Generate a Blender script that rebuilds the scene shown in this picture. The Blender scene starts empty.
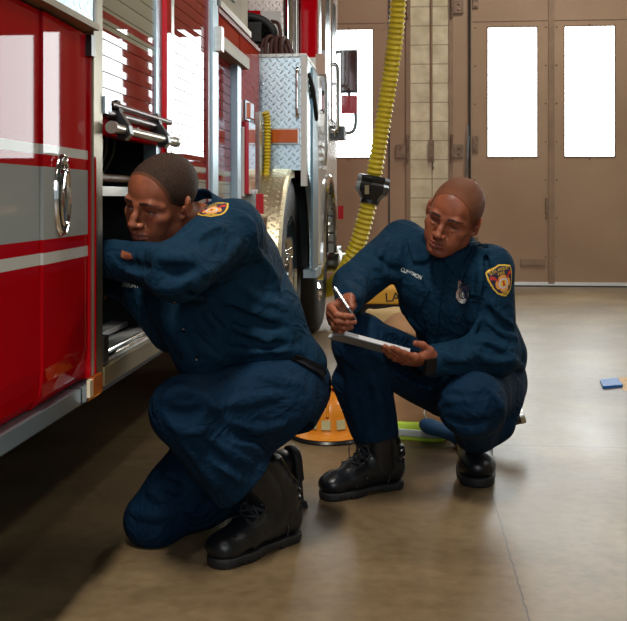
import bpy, bmesh, math, random
import numpy as np
from mathutils import Vector, Matrix, Euler
from mathutils.bvhtree import BVHTree
random.seed(7)
PI = math.pi
scene = bpy.context.scene
COL = scene.collection
F = 1000.0
TH = math.atan(0.0915)
CT, ST = math.cos(TH), math.sin(TH)
CAMH = 0.9

def W(px, py, D):
    """A point seen at photo coordinates px, py at D metres depth, in metres in the room."""
    u = (px - 313.5) / F; v = (196.0 - py) / F
    return Vector((D * (u * CT - ST), D * (u * ST + CT), CAMH + v * D))

# ---------------------------------------------------------------- materials
MATS = {}
def nodes_of(m):
    m.use_nodes = True
    return m.node_tree.nodes, m.node_tree.links

def mat(name, col, rough=.5, metal=0., coat=0., spec=.5, noise=0., nscale=8., bump=0., bscale=60., emit=None, estr=0.,
        col2=None, sheen=0., detail=4., stretch=(1, 1, 1), trans=0., rvar=0., coat_rough=.05):
    m = bpy.data.materials.new(name); MATS[name] = m
    n, l = nodes_of(m)
    b = n['Principled BSDF']
    b.inputs['Base Color'].default_value = (*col, 1)
    b.inputs['Roughness'].default_value = rough
    b.inputs['Metallic'].default_value = metal
    b.inputs['Coat Weight'].default_value = coat
    b.inputs['Coat Roughness'].default_value = coat_rough
    b.inputs['Specular IOR Level'].default_value = spec
    b.inputs['Sheen Weight'].default_value = sheen
    b.inputs['Transmission Weight'].default_value = trans
    if emit:
        b.inputs['Emission Color'].default_value = (*emit, 1); b.inputs['Emission Strength'].default_value = estr
    tc = n.new('ShaderNodeTexCoord')
    mp = n.new('ShaderNodeMapping'); mp.inputs['Scale'].default_value = stretch
    l.new(tc.outputs['Object'], mp.inputs['Vector'])
    if noise or col2 or rvar:
        t = n.new('ShaderNodeTexNoise'); t.inputs['Scale'].default_value = nscale; t.inputs['Detail'].default_value = detail
        l.new(mp.outputs[0], t.inputs['Vector'])
        if noise or col2:
            r = n.new('ShaderNodeValToRGB')
            c2 = col2 or tuple(min(1, c * (1 + noise)) for c in col)
            c1 = col if col2 else tuple(c * (1 - noise) for c in col)
            r.color_ramp.elements[0].position = .3; r.color_ramp.elements[1].position = .7
            r.color_ramp.elements[0].color = (*c1, 1); r.color_ramp.elements[1].color = (*c2, 1)
            l.new(t.outputs['Fac'], r.inputs['Fac']); l.new(r.outputs['Color'], b.inputs['Base Color'])
        if rvar:
            mr = n.new('ShaderNodeMapRange'); mr.inputs[3].default_value = max(0, rough - rvar); mr.inputs[4].default_value = rough + rvar
            l.new(t.outputs['Fac'], mr.inputs[0]); l.new(mr.outputs[0], b.inputs['Roughness'])
    if bump:
        t2 = n.new('ShaderNodeTexNoise'); t2.inputs['Scale'].default_value = bscale; t2.inputs['Detail'].default_value = 3
        l.new(mp.outputs[0], t2.inputs['Vector'])
        bp = n.new('ShaderNodeBump'); bp.inputs['Strength'].default_value = bump; bp.inputs['Distance'].default_value = .01
        l.new(t2.outputs['Fac'], bp.inputs['Height']); l.new(bp.outputs[0], b.inputs['Normal'])
    return m

def math_node(n, l, op, a, b=None, c=None):
    k = n.new('ShaderNodeMath'); k.operation = op
    for i, x in enumerate((a, b, c)):
        if x is None: continue
        if isinstance(x, (int, float)): k.inputs[i].default_value = x
        else: l.new(x, k.inputs[i])
    return k.outputs[0]

def diamond_mat(name, col, axes='side', rough=.28, size=.028, metal=1., strength=1., deep=.003):
    """Aluminium tread plate: raised lozenges turned this way and that."""
    m = mat(name, col, rough=rough, metal=metal, noise=.12, nscale=3)
    n, l = nodes_of(m); b = n['Principled BSDF']
    tc = n.new('ShaderNodeTexCoord'); sp = n.new('ShaderNodeSeparateXYZ'); l.new(tc.outputs['Object'], sp.inputs[0])
    X, Y, Z = sp.outputs
    M = lambda *a: math_node(n, l, *a)
    if axes == 'side': a_, b_ = M('ADD', X, Y), Z
    elif axes == 'roll': a_, b_ = X, M('ADD', Y, Z)
    else: a_, b_ = X, Y
    u = M('DIVIDE', M('ADD', a_, b_), size * 1.414); v = M('DIVIDE', M('SUBTRACT', a_, b_), size * 1.414)
    fu, fv = M('FLOOR', u), M('FLOOR', v)
    par = M('FLOORED_MODULO', M('ADD', fu, fv), 2.)
    pu, pv = M('SUBTRACT', M('SUBTRACT', u, fu), .5), M('SUBTRACT', M('SUBTRACT', v, fv), .5)
    inv = M('SUBTRACT', 1., par)
    p = M('ADD', M('MULTIPLY', pu, par), M('MULTIPLY', pv, inv)); q = M('ADD', M('MULTIPLY', pv, par), M('MULTIPLY', pu, inv))
    d = M('ADD', M('POWER', M('ABSOLUTE', M('DIVIDE', p, .46)), 1.5), M('POWER', M('ABSOLUTE', M('DIVIDE', q, .17)), 1.5))
    h = n.new('ShaderNodeMapRange'); h.interpolation_type = 'SMOOTHSTEP'
    h.inputs[1].default_value = 1.; h.inputs[2].default_value = .35; l.new(d, h.inputs[0])
    bp = n.new('ShaderNodeBump'); bp.inputs['Strength'].default_value = strength; bp.inputs['Distance'].default_value = deep
    l.new(h.outputs[0], bp.inputs['Height']); l.new(bp.outputs[0], b.inputs['Normal'])
    return m

def band_mat(name, bands, base, rough=.22, coat=.6, metal=0., noise=0.):
    """Paint with horizontal bands at fixed heights above the floor: bands = [(z0, z1, colour), ...]."""
    m = mat(name, base, rough=rough, coat=coat, metal=metal, spec=.0, coat_rough=.02)
    n, l = nodes_of(m); b = n['Principled BSDF']
    g = n.new('ShaderNodeNewGeometry'); sp = n.new('ShaderNodeSeparateXYZ'); l.new(g.outputs['Position'], sp.inputs[0])
    cur = None
    for z0, z1, c in bands:
        mk = math_node(n, l, 'MULTIPLY', math_node(n, l, 'GREATER_THAN', sp.outputs[2], z0), math_node(n, l, 'LESS_THAN', sp.outputs[2], z1))
        mx = n.new('ShaderNodeMix'); mx.data_type = 'RGBA'
        l.new(mk, mx.inputs[0])
        if cur is None: mx.inputs[6].default_value = (*base, 1)
        else: l.new(cur, mx.inputs[6])
        mx.inputs[7].default_value = (*c, 1); cur = mx.outputs[2]
    if cur: l.new(cur, b.inputs['Base Color'])
    return m

# ---------------------------------------------------------------- objects
def tag(o, label=None, cat=None, group=None, kind=None):
    if label: o['label'] = label
    if cat: o['category'] = cat
    if group: o['group'] = group
    if kind: o['kind'] = kind
    return o

def empty(name, loc=(0, 0, 0), label=None, cat=None, group=None):
    o = bpy.data.objects.new(name, None); COL.objects.link(o); o.location = loc
    o.empty_display_size = .1
    return tag(o, label, cat, group)

def put(name, bm, mats, parent=None, smooth=False, bevel=0., auto=True, seg=2):
    """Link a bmesh given in room coordinates as one object; its origin goes to the parent's."""
    if bevel:
        es = [e for e in bm.edges if len(e.link_faces) == 2 and e.calc_face_angle(0) > .6]
        bmesh.ops.bevel(bm, geom=es, offset=bevel, segments=seg, profile=.6, affect='EDGES')
    me = bpy.data.meshes.new(name)
    if not isinstance(mats, (list, tuple)): mats = [mats]
    for m in mats: me.materials.append(m)
    off = Vector((0, 0, 0))
    if parent is not None:
        p = parent
        while p is not None: off += p.location; p = p.parent
    else:
        if len(bm.verts):
            xs = [v.co.x for v in bm.verts]; ys = [v.co.y for v in bm.verts]; zs = [v.co.z for v in bm.verts]
            off = Vector(((min(xs) + max(xs)) / 2, (min(ys) + max(ys)) / 2, min(zs)))
    bmesh.ops.translate(bm, verts=bm.verts, vec=-off)
    bmesh.ops.recalc_face_normals(bm, faces=bm.faces)
    if smooth:
        for f in bm.faces: f.smooth = True
    bm.to_mesh(me); bm.free()
    o = bpy.data.objects.new(name, me); COL.objects.link(o)
    if parent is not None: o.parent = parent
    else: o.location = off
    if smooth and auto:
        try: me.set_sharp_from_angle(angle=math.radians(40))
        except Exception: pass
    return o

def box(bm, x0, x1, y0, y1, z0, z1, mi=0):
    vs = [bm.verts.new((x, y, z)) for x in (x0, x1) for y in (y0, y1) for z in (z0, z1)]
    for f in ((0, 1, 3, 2), (4, 6, 7, 5), (0, 4, 5, 1), (2, 3, 7, 6), (0, 2, 6, 4), (1, 5, 7, 3)):
        fc = bm.faces.new([vs[i] for i in f]); fc.material_index = mi
    return vs

def obox(bm, c, ax, ay, az, sx, sy, sz, mi=0):
    """Box about c with half sizes along three given unit axes."""
    vs = [bm.verts.new(Vector(c) + ax * (i * sx) + ay * (j * sy) + az * (k * sz)) for i in (-1, 1) for j in (-1, 1) for k in (-1, 1)]
    for f in ((0, 1, 3, 2), (4, 6, 7, 5), (0, 4, 5, 1), (2, 3, 7, 6), (0, 2, 6, 4), (1, 5, 7, 3)):
        fc = bm.faces.new([vs[i] for i in f]); fc.material_index = mi

def tube(bm, pts, r, seg=12, mi=0, caps=True):
    """Tube through points; r a number or one per point."""
    pts = [Vector(p) for p in pts]; n = len(pts)
    rs = r if isinstance(r, (list, tuple)) else [r] * n
    rings = []; up = None
    for i, p in enumerate(pts):
        t = (pts[min(i + 1, n - 1)] - pts[max(i - 1, 0)]).normalized()
        if up is None:
            up = t.orthogonal().normalized()
        up = (up - t * up.dot(t)).normalized(); s = t.cross(up)
        rings.append([bm.verts.new(p + (up * math.cos(2 * PI * k / seg) + s * math.sin(2 * PI * k / seg)) * rs[i]) for k in range(seg)])
    for a, b in zip(rings, rings[1:]):
        for k in range(seg):
            f = bm.faces.new((a[k], a[(k + 1) % seg], b[(k + 1) % seg], b[k])); f.material_index = mi
    if caps:
        for rg in (rings[0][::-1], rings[-1]):
            try: bm.faces.new(rg).material_index = mi
            except ValueError: pass

def spline(pts, n=8):
    """Catmull-Rom through points."""
    P = [Vector(p) for p in pts]; P = [P[0] * 2 - P[1]] + P + [P[-1] * 2 - P[-2]]
    out = []
    for i in range(1, len(P) - 2):
        for k in range(n):
            t = k / n; a, b, c, d = P[i - 1], P[i], P[i + 1], P[i + 2]
            out.append(.5 * ((2 * b) + (c - a) * t + (2 * a - 5 * b + 4 * c - d) * t * t + (3 * b - a - 3 * c + d) * t ** 3))
    out.append(P[-2]); return out

def lathe(bm, c, axis, prof, seg=32, mi=0):
    """Spin a profile [(distance along the axis, radius)] about an axis."""
    axis = Vector(axis).normalized(); u = axis.orthogonal().normalized(); v = axis.cross(u); c = Vector(c)
    rings = []
    for h, r in prof:
        if r < 1e-6: rings.append([bm.verts.new(c + axis * h)])
        else: rings.append([bm.verts.new(c + axis * h + (u * math.cos(2 * PI * k / seg) + v * math.sin(2 * PI * k / seg)) * r) for k in range(seg)])
    for a, b in zip(rings, rings[1:]):
        for k in range(seg):
            k2 = (k + 1) % seg
            if len(a) == 1 and len(b) == 1: continue
            if len(a) == 1: f = bm.faces.new((a[0], b[k2], b[k]))
            elif len(b) == 1: f = bm.faces.new((a[k], a[k2], b[0]))
            else: f = bm.faces.new((a[k], a[k2], b[k2], b[k]))
            f.material_index = mi

def NB(): return bmesh.new()

def boxes(name, lst, m, parent=None, bevel=0., **k):
    bm = NB()
    for b in lst: box(bm, *b)
    return put(name, bm, m, parent, bevel=bevel, **k)

def text_bm(s, size=1., bold=.0):
    """Letters as a flat bmesh, centred, unit height = size."""
    cu = bpy.data.curves.new('t', 'FONT'); cu.body = s; cu.size = size; cu.align_x = 'CENTER'; cu.align_y = 'CENTER'
    cu.offset = bold; cu.resolution_u = 3
    o = bpy.data.objects.new('t', cu); COL.objects.link(o)
    dg = bpy.context.evaluated_depsgraph_get(); dg.update()
    me = bpy.data.meshes.new_from_object(o.evaluated_get(dg))
    bm = NB(); bm.from_mesh(me)
    bpy.data.objects.remove(o); bpy.data.curves.remove(cu); bpy.data.meshes.remove(me)
    return bm
# ================================================================ colours
RED = (.47, .003, .008); WHITEP = (.50, .51, .50)
m_red = mat('red_paint', RED, rough=.35, coat=.42, coat_rough=.02, spec=.0)
BANDS = [(.765, .788, (.62, .63, .60)), (.814, .958, (.36, .39, .38)), (.982, 1.002, (.62, .63, .60))]
m_band = band_mat('banded_red_paint', BANDS, RED, rough=.45, coat=.33)
m_steel = mat('brushed_stainless', (.55, .54, .50), rough=.28, metal=1., noise=.1, nscale=5, stretch=(1, 1, 12))
m_bluesteel = mat('satin_aluminium', (.36, .46, .52), rough=.35, metal=.8)
m_chrome = mat('chrome', (.75, .75, .74), rough=.07, metal=1.)
m_black = mat('black_rubber', (.010, .010, .011), rough=.6, bump=.15)
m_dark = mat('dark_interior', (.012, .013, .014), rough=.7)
m_blackp = mat('black_plastic', (.012, .012, .013), rough=.3)
m_amber = mat('amber_lens', (.55, .11, .012), rough=.15, coat=.8)
m_redlens = mat('red_lens', (.45, .01, .02), rough=.12, coat=.8)
m_white = mat('white_paint', (.62, .62, .60), rough=.25, coat=.6)
m_glassdark = mat('dark_window_glass', (.01, .02, .022), rough=.04, spec=.8)
m_grey = mat('grey_metal', (.16, .17, .17), rough=.45, metal=.4, noise=.15)
m_tan = mat('tan_metal', (.24, .185, .095), rough=.5, metal=.2, noise=.2, nscale=6)
m_plate_b = diamond_mat('tread_plate', (.66, .82, .92), 'side', rough=.34)
m_plate_w = diamond_mat('tread_plate_pale', (.72, .72, .68), 'side')
m_plate_f = diamond_mat('tread_plate_fender', (.80, .72, .50), 'roll', size=.036, rough=.42, strength=1., deep=.008)

# ================================================================ the hall
m_floor = mat('polished_concrete', (.25, .17, .095), rough=.38, rvar=.08, nscale=2.2, detail=8, spec=.40)
def floor_nodes():
    m = m_floor; n, l = nodes_of(m); b = n['Principled BSDF']
    g = n.new('ShaderNodeNewGeometry'); sp = n.new('ShaderNodeSeparateXYZ'); l.new(g.outputs['Position'], sp.inputs[0])
    t = n.new('ShaderNodeTexNoise'); t.inputs['Scale'].default_value = 1.6; t.inputs['Detail'].default_value = 9; t.inputs['Roughness'].default_value = .62
    t.inputs['Distortion'].default_value = .6
    l.new(g.outputs['Position'], t.inputs['Vector'])
    r = n.new('ShaderNodeValToRGB'); e = r.color_ramp.elements
    e[0].position = .25; e[0].color = (.105, .068, .034, 1); e[1].position = .75; e[1].color = (.28, .205, .112, 1)
    x = e.new(.5); x.color = (.185, .130, .070, 1)
    l.new(t.outputs['Fac'], r.inputs['Fac'])
    t3 = n.new('ShaderNodeTexNoise'); t3.inputs['Scale'].default_value = 26; t3.inputs['Detail'].default_value = 6
    l.new(g.outputs['Position'], t3.inputs['Vector'])
    mx = n.new('ShaderNodeMix'); mx.data_type = 'RGBA'; mx.blend_type = 'MULTIPLY'; mx.inputs[0].default_value = .55
    r3 = n.new('ShaderNodeValToRGB'); r3.color_ramp.elements[0].position = .3; r3.color_ramp.elements[0].color = (.62, .58, .52, 1)
    r3.color_ramp.elements[1].position = .6
    l.new(t3.outputs['Fac'], r3.inputs['Fac'])
    l.new(r.outputs['Color'], mx.inputs[6]); l.new(r3.outputs['Color'], mx.inputs[7])
    cur = mx.outputs[2]
    # control joints cut into the slab
    def joint(cur, coord, pos, half, amt=.8):
        d = math_node(n, l, 'ABSOLUTE', math_node(n, l, 'SUBTRACT', coord, pos))
        k = math_node(n, l, 'MULTIPLY', math_node(n, l, 'LESS_THAN', d, half), amt)
        q = n.new('ShaderNodeMix'); q.data_type = 'RGBA'; l.new(k, q.inputs[0]); l.new(cur, q.inputs[6]); q.inputs[7].default_value = (.035, .028, .02, 1)
        return q.outputs[2]
    wob = math_node(n, l, 'ADD', sp.outputs[0], math_node(n, l, 'MULTIPLY', math_node(n, l, 'SUBTRACT', t3.outputs['Fac'], .5), .012))
    cur = joint(cur, wob, .262, .0022)
    cur = joint(cur, sp.outputs[1], 3.66, .006, .55)
    cur = joint(cur, sp.outputs[1], 7.2, .008, .5)
    cur = joint(cur, sp.outputs[0], 3.9, .003)
    l.new(cur, b.inputs['Base Color'])
    bp = n.new('ShaderNodeBump'); bp.inputs['Strength'].default_value = .12; bp.inputs['Distance'].default_value = .006
    l.new(t3.outputs['Fac'], bp.inputs['Height']); l.new(bp.outputs[0], b.inputs['Normal'])
floor_nodes()
m_wall = mat('painted_block_wall', (.42, .36, .24), rough=.8, noise=.08, nscale=2)
m_ceil = mat('ceiling_paint', (.10, .095, .085), rough=.9)
m_door = mat('taupe_door_paint', (.29, .185, .11), rough=.55, noise=.0, col2=(.40, .275, .175), nscale=.9, detail=6, bump=.05, bscale=30)
m_trimd = mat('door_frame_paint', (.25, .16, .095), rough=.5, noise=.15)
m_rust = mat('worn_hinge_steel', (.20, .13, .085), rough=.5, metal=.3, noise=.35, nscale=20)
m_line = mat('black_gasket', (.03, .028, .025), rough=.6)
m_sky = mat('frosted_daylight_pane', (.8, .85, .85), rough=.3, emit=(.93, 1., 1.), estr=11.0)

RX0, RX1, RY0, RY1, RZ1 = -6.5, 9.0, -7.0, 10.1, 5.2
def structure(o): o['kind'] = 'structure'; return o
structure(boxes('floor', [(RX0, RX1, RY0, RY1 + .3, -.2, 0)], m_floor))
structure(boxes('ceiling', [(RX0, RX1, RY0, RY1 + .3, RZ1, RZ1 + .2)], m_ceil))
structure(boxes('wall_left', [(RX0 - .2, RX0, RY0, RY1 + .3, 0, RZ1)], mat('wall_grey', (.12, .11, .09), rough=.8)))
structure(boxes('wall_right', [(RX1, RX1 + .2, RY0, RY1 + .3, 0, RZ1)], m_wall))
# camera-side wall: three bays left open to let sky light in, columns between them
structure(boxes('wall_front', [(RX0, -5.2, RY0 - .2, RY0, 0, RZ1), (-1.2, -.4, RY0 - .2, RY0, 0, RZ1), (3.6, 4.4, RY0 - .2, RY0, 0, RZ1), (8.4, RX1, RY0 - .2, RY0, 0, RZ1),
                              (RX0, RX1, RY0 - .2, RY0, 4.4, RZ1)], m_wall))
# door-side wall: block piers between the bays and a header above
def block_mat():
    m = mat('painted_glazed_block', (.52, .46, .31), rough=.35)
    n, l = nodes_of(m); b = n['Principled BSDF']
    g = n.new('ShaderNodeNewGeometry'); sp = n.new('ShaderNodeSeparateXYZ'); l.new(g.outputs['Position'], sp.inputs[0])
    z = math_node(n, l, 'DIVIDE', math_node(n, l, 'ADD', sp.outputs[2], .085), .192)
    fz = math_node(n, l, 'FRACT', z)
    a = math_node(n, l, 'LESS_THAN', fz, .055)
    dx = math_node(n, l, 'LESS_THAN', math_node(n, l, 'ABSOLUTE', math_node(n, l, 'SUBTRACT', math_node(n, l, 'FLOORED_MODULO', math_node(n, l, 'SUBTRACT', sp.outputs[0], .265), .40), .0)), .012)
    mk = math_node(n, l, 'MAXIMUM', a, dx)
    t = n.new('ShaderNodeTexNoise'); t.inputs['Scale'].default_value = 7; t.inputs['Detail'].default_value = 6; l.new(g.outputs['Position'], t.inputs['Vector'])
    r = n.new('ShaderNodeValToRGB'); r.color_ramp.elements[0].color = (.46, .39, .23, 1); r.color_ramp.elements[1].color = (.70, .62, .42, 1)
    r.color_ramp.elements[0].position = .3; r.color_ramp.elements[1].position = .7
    l.new(t.outputs['Fac'], r.inputs['Fac'])
    q = n.new('ShaderNodeMix'); q.data_type = 'RGBA'; l.new(math_node(n, l, 'MULTIPLY', mk, .75), q.inputs[0]); l.new(r.outputs['Color'], q.inputs[6]); q.inputs[7].default_value = (.20, .15, .085, 1)
    l.new(q.outputs[2], b.inputs['Base Color'])
    return m
m_block = block_mat()
WY = 10.1
PIER = [(.055, .435), (4.06, 4.44), (-3.95, -3.57), (8.065, 9.0), (-6.5, -6.2)]
structure(boxes('wall_back', [(a, b, WY, WY + .3, 0, RZ1) for a, b in PIER] + [(RX0, RX1, WY, WY + .3, 4.1, RZ1)] +
                [(-6.2, -3.95, WY, WY + .3, 0, RZ1), (4.44, 8.6, WY + .02, WY + .3, 4.1, RZ1)], m_block))
# conduit running down the pier with a switch on it
co = empty('wall_conduit', (.262, WY - .02, 1.2), 'thin painted conduit running down the block pier to a small pull switch', 'conduit')
bm = NB(); tube(bm, [(.262, WY - .012, 1.33), (.262, WY - .012, 4.0)], .011, 8); put('pipe', bm, m_trimd, co, smooth=True)
boxes('switch', [(.238, .290, WY - .035, WY - .002, 1.24, 1.46)], m_rust, co, bevel=.006)
bm = NB(); tube(bm, [(.275, WY - .02, 1.25), (.278, WY - .02, 1.16), (.29, WY - .02, 1.19)], .005, 6); put('pull_cord', bm, m_rust, co)

WZ0, WZ1 = 1.295, 2.58
def window_leaf(parent, x0, x1, w0, w1):
    """One tall leaf of the folding door with its pane."""
    z0, z1, y0, y1 = .03, 4.1, WY + .01, WY + .07
    bm = NB()
    for b in ((x0, w0, y0, y1, z0, z1), (w1, x1, y0, y1, z0, z1), (w0, w1, y0, y1, z0, WZ0), (w0, w1, y0, y1, WZ1, z1)): box(bm, *b)
    leaf = put('door_leaf', bm, m_door, parent)
    # thin bead round the pane and the riveted rails
    t = .012
    boxes('glazing_bead', [(w0 - t, w1 + t, y0 - .008, y0 + .02, WZ1, WZ1 + t), (w0 - t, w1 + t, y0 - .008, y0 + .02, WZ0 - t, WZ0),
                           (w0 - t, w0, y0 - .008, y0 + .02, WZ0, WZ1), (w1, w1 + t, y0 - .008, y0 + .02, WZ0, WZ1)], m_rust, leaf)
    boxes('window_pane', [(w0, w1, y0 + .02, y0 + .035, WZ0, WZ1)], m_sky, leaf)
    boxes('panel_seam', [(x0 + .02, x1 - .02, y0 - .004, y0 + .001, 2.64, 2.648)], m_rust, leaf)
    bm = NB()
    for x in (x0 + .05, x1 - .05):
        for z in np.arange(.3, 4.0, .38): lathe(bm, (x, y0, z), (0, -1, 0), [(0, .009), (.006, .007), (.008, 0)], 8)
    for x in ((w0 + w1) / 2,):
        for z in (WZ1 + .02, WZ0 - .03): lathe(bm, (x, y0, z), (0, -1, 0), [(0, .009), (.006, .007), (.008, 0)], 8)
    put('rivets', bm, m_rust, leaf, smooth=True)
    return leaf
def hinge(parent, x, z, s):
    """Strap hinge on the frame: knuckle at x, leaf to the side s."""
    bm = NB()
    box(bm, min(x, x + s * .115), max(x, x + s * .115), WY - .022, WY + .012, z - .075, z + .055)
    tube(bm, [(x, WY - .03, z - .12), (x, WY - .03, z + .14)], .014, 10)
    tube(bm, [(x - s * .02, WY - .03, z + .13), (x, WY - .03, z + .155), (x + s * .02, WY - .03, z + .13)], .007, 6)
    for dz in (-.035, .02): lathe(bm, (x + s * .07, WY - .022, z + dz), (0, -1, 0), [(0, .016), (.008, .014), (.010, 0)], 10)
    put('hinge', bm, m_rust, parent, bevel=0)
def bay_door(name, xa, xb, sgn):
    """A bay with frame, narrow hinged strips and four leaves; sgn says on which side the visible pier is."""
    d = empty(name, ((xa + xb) / 2, WY, 0)); d['kind'] = 'structure'
    boxes('door_frame', [(xa, xa + .045, WY - .015, WY + .2, 0, 4.1), (xb - .045, xb, WY - .015, WY + .2, 0, 4.1)], m_trimd, d, bevel=.004)
    L = xb - xa - .09; x = xa + .045
    strip = .165; lw = (L - 2 * strip) / 4
    xs = [x, x + strip] + [x + strip + lw * k for k in (1, 2, 3, 4)] + [xb - .045]
    boxes('side_strip', [(xs[0], xs[1] - .004, WY + .005, WY + .06, .03, 4.1)], m_door, d)
    boxes('side_strip', [(xs[5] + .004, xs[6], WY + .005, WY + .06, .03, 4.1)], m_door, d)
    for k in range(4):
        a, b = xs[1 + k], xs[2 + k]; ww = .48
        gap = .20 if k in (0, 2) else .135
        w0 = a + gap * (lw / .915) ; w0 = a + (lw - ww) * (.566, .42, .58, .46)[k]
        window_leaf(d, a + .003, b - .003, w0, w0 + ww)
    for k in (1, 3, 5): boxes('gasket', [(xs[k] - .010, xs[k] + .004, WY - .004, WY + .008, .03, 4.1)], m_line if k != 3 else m_rust, d)
    for k in (2, 4): boxes('meeting_rail', [(xs[k] - .03, xs[k] + .03, WY - .012, WY + .01, .03, 4.1)], m_trimd, d, bevel=.003)
    for z in (1.36, 2.80, .35):
        hinge(d, xa + .03, z, 1); hinge(d, xb - .03, z, -1)
        bm = NB(); box(bm, xs[1] + .03, xs[1] + .085, WY - .01, WY + .012, z - .02, z + .14)
        for dz in (.0, .06, .12): lathe(bm, (xs[1] + .057, WY - .01, z + dz), (0, -1, 0), [(0, .012), (.006, .010), (.008, 0)], 8)
        put('strap_plate', bm, m_rust, d)
    boxes('bolt_handle', [(xs[2] - .055, xs[2] - .035, WY - .03, WY + .01, .72, .88)], m_rust, d, bevel=.004)
    boxes('latch_bar', [(xs[2] - .30, xs[2] - .06, WY - .012, WY + .01, .21, .27)], m_trimd, d, bevel=.004)
    boxes('weather_sweep', [(xs[0], xs[6], WY - .01, WY + .06, .0, .012)], m_line, d)
    boxes('bottom_rail', [(xs[0], xs[6], WY - .006, WY + .012, .013, .045)], mat('bright_light_leak', (.75, .75, .72), rough=.35, metal=.6), d)  # bright strip stands in for daylight leaking along the threshold
    return d
bay_door('door_1', -3.57, .055, -1)
bay_door('door_2', .435, 4.06, 1)
bay_door('door_3', 4.44, 8.065, 1)
# light rod hanging beside the door strip
bm = NB(); tube(bm, [(.645, WY - .03, .95), (.645, WY - .03, 4.0)], .010, 8)
o = put('pull_chain', bm, m_line, None); tag(o, 'thin dark vertical chain hanging beside the folding door strip', 'chain')
bm = NB(); tube(bm, spline([(.625, WY - .04, 1.62), (.612, WY - .045, 1.3), (.60, WY - .04, 1.08), (.618, WY - .04, 1.2), (.632, WY - .04, 1.5)], 6), .005, 6)
bm2 = bm
o = put('hanging_cord', bm2, m_grey, None, smooth=True); tag(o, 'looped grey cord hanging from the dark chain by the door', 'cord')

# floor marks
m_bluetape = mat('blue_tape', (.01, .13, .42), rough=.5)
m_orange = mat('orange_paint_mark', (.50, .28, .08), rough=.6, noise=.3, nscale=30)
def floor_quad(name, pts, h, m, label, cat, bevel=0):
    bm = NB(); z0 = .0005
    lo = [bm.verts.new((p[0], p[1], z0)) for p in pts]; hi = [bm.verts.new((p[0], p[1], z0 + h)) for p in pts]
    bm.faces.new(lo[::-1]); bm.faces.new(hi); k = len(pts)
    for i in range(k): bm.faces.new((lo[i], lo[(i + 1) % k], hi[(i + 1) % k], hi[i]))
    o = put(name, bm, m, None, bevel=bevel); return tag(o, label, cat)
def G(px, py):
    D = CAMH * F / (py - 196.0); w = W(px, py, D); return (w.x, w.y)
floor_quad('blue_wedge', [G(600, 382), G(617, 380), G(623, 387), G(603, 389)], .012, m_bluetape, 'small bright blue block lying flat on the open concrete floor', 'block', .003)
floor_quad('floor_marking', [G(618, 378), G(640, 377), G(648, 390), G(624, 391)], .001, m_orange, 'worn orange patch of floor marking beside the blue block', 'marking')
# ================================================================ near vehicle: ladder trailer body
X0 = -.71
TR = empty('ladder_truck_trailer', (-1.9, 1.6, 0), 'glossy red fire truck body with an open side compartment and slatted roll-up doors', 'fire truck')
def yz_slab(bm, poly, xo, th, mi=0):
    """Slab with a (y, z) outline, outer face at x = xo."""
    a = [bm.verts.new((xo, y, z)) for y, z in poly]; b = [bm.verts.new((xo - th, y, z)) for y, z in poly]; k = len(poly)
    bm.faces.new(a).material_index = mi; bm.faces.new(b[::-1]).material_index = mi
    for i in range(k): bm.faces.new((a[i], b[i], b[(i + 1) % k], a[(i + 1) % k])).material_index = mi
# shell: everything except the compartment that is open
XB = -3.15
boxes('body_shell', [(XB, X0 - .025, -2.2, 2.225, .50, 2.6), (XB, X0 - .78, 2.225, 2.95, .48, 2.6), (X0 - .79, X0 - .03, 2.225, 2.95, 1.72, 2.6),
                     (XB, X0 - .03, 2.95, 3.02, .48, 2.6), (XB, X0 - .06, 3.02, 3.70, .48, 2.6), (XB, X0 - .07, 3.70, 4.45, .48, 1.60), (XB, X0 - .07, 4.45, 4.84, 1.10, 1.60),
                     (X0 - .79, X0 - .01, 2.225, 2.95, .46, .485)], m_red, TR)
def door_panel(y0, y1, name='compartment_door', a0=0., a1=0.):
    """Hinged door: flat face rolling inward at the bottom."""
    bm = NB()
    prof = [(X0, 1.262), (X0, .56), (X0 - .003, .53), (X0 - .010, .50), (X0 - .024, .482), (X0 - .035, .478), (X0 - .035, 1.262)]
    n = 1
    rings = [[bm.verts.new((x + a, y, z)) for x, z in prof] for y, a in ((y0, a0), (y1, a1))]
    for i in range(len(prof)):
        j = (i + 1) % len(prof); bm.faces.new((rings[0][i], rings[1][i], rings[1][j], rings[0][j]))
    bm.faces.new(rings[0]); bm.faces.new(rings[1][::-1])
    return put(name, bm, m_band, TR, bevel=.004)
d1 = door_panel(1.05, 1.8935); d2 = door_panel(1.8985, 2.205, a0=.006, a1=-.004); door_panel(.1, 1.045)
# chrome pull handle on the second door
hc = Vector((X0, 2.004, .902))
bm = NB()
ring = []
def oval(bm, c, ry, rz, x0, prof, seg=36):
    """Raised oval ring in the door plane: prof = [(inset factor, height)]."""
    rs = []
    for s, h in prof:
        rs.append([bm.verts.new((c.x + x0 + h, c.y + ry * s * math.cos(2 * PI * k / seg), c.z + rz * (1 - (1 - s) * ry / rz * 1.0) * math.sin(2 * PI * k / seg))) for k in range(seg)])
    for a, b in zip(rs, rs[1:]):
        for k in range(seg): bm.faces.new((a[k], a[(k + 1) % seg], b[(k + 1) % seg], b[k]))
    return rs
rs = oval(bm, hc, .042, .085, 0, [(1, 0), (1, .008), (.92, .013), (.82, .012), (.76, .004), (.70, -.006), (.35, -.012)])
bm.faces.new(rs[-1])
hd = put('handle', bm, m_chrome, d2, smooth=True); hd['label'] = 'oval chrome bezel'
bm = NB()
pts = [(hc.x + .012, hc.y + .022 * math.cos(t), hc.z - .006 + .056 * math.sin(t)) for t in np.linspace(0, 2 * PI, 33)]
tube(bm, pts, .0065, 8, caps=False); put('pull_ring', bm, m_chrome, hd, smooth=True)
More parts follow.
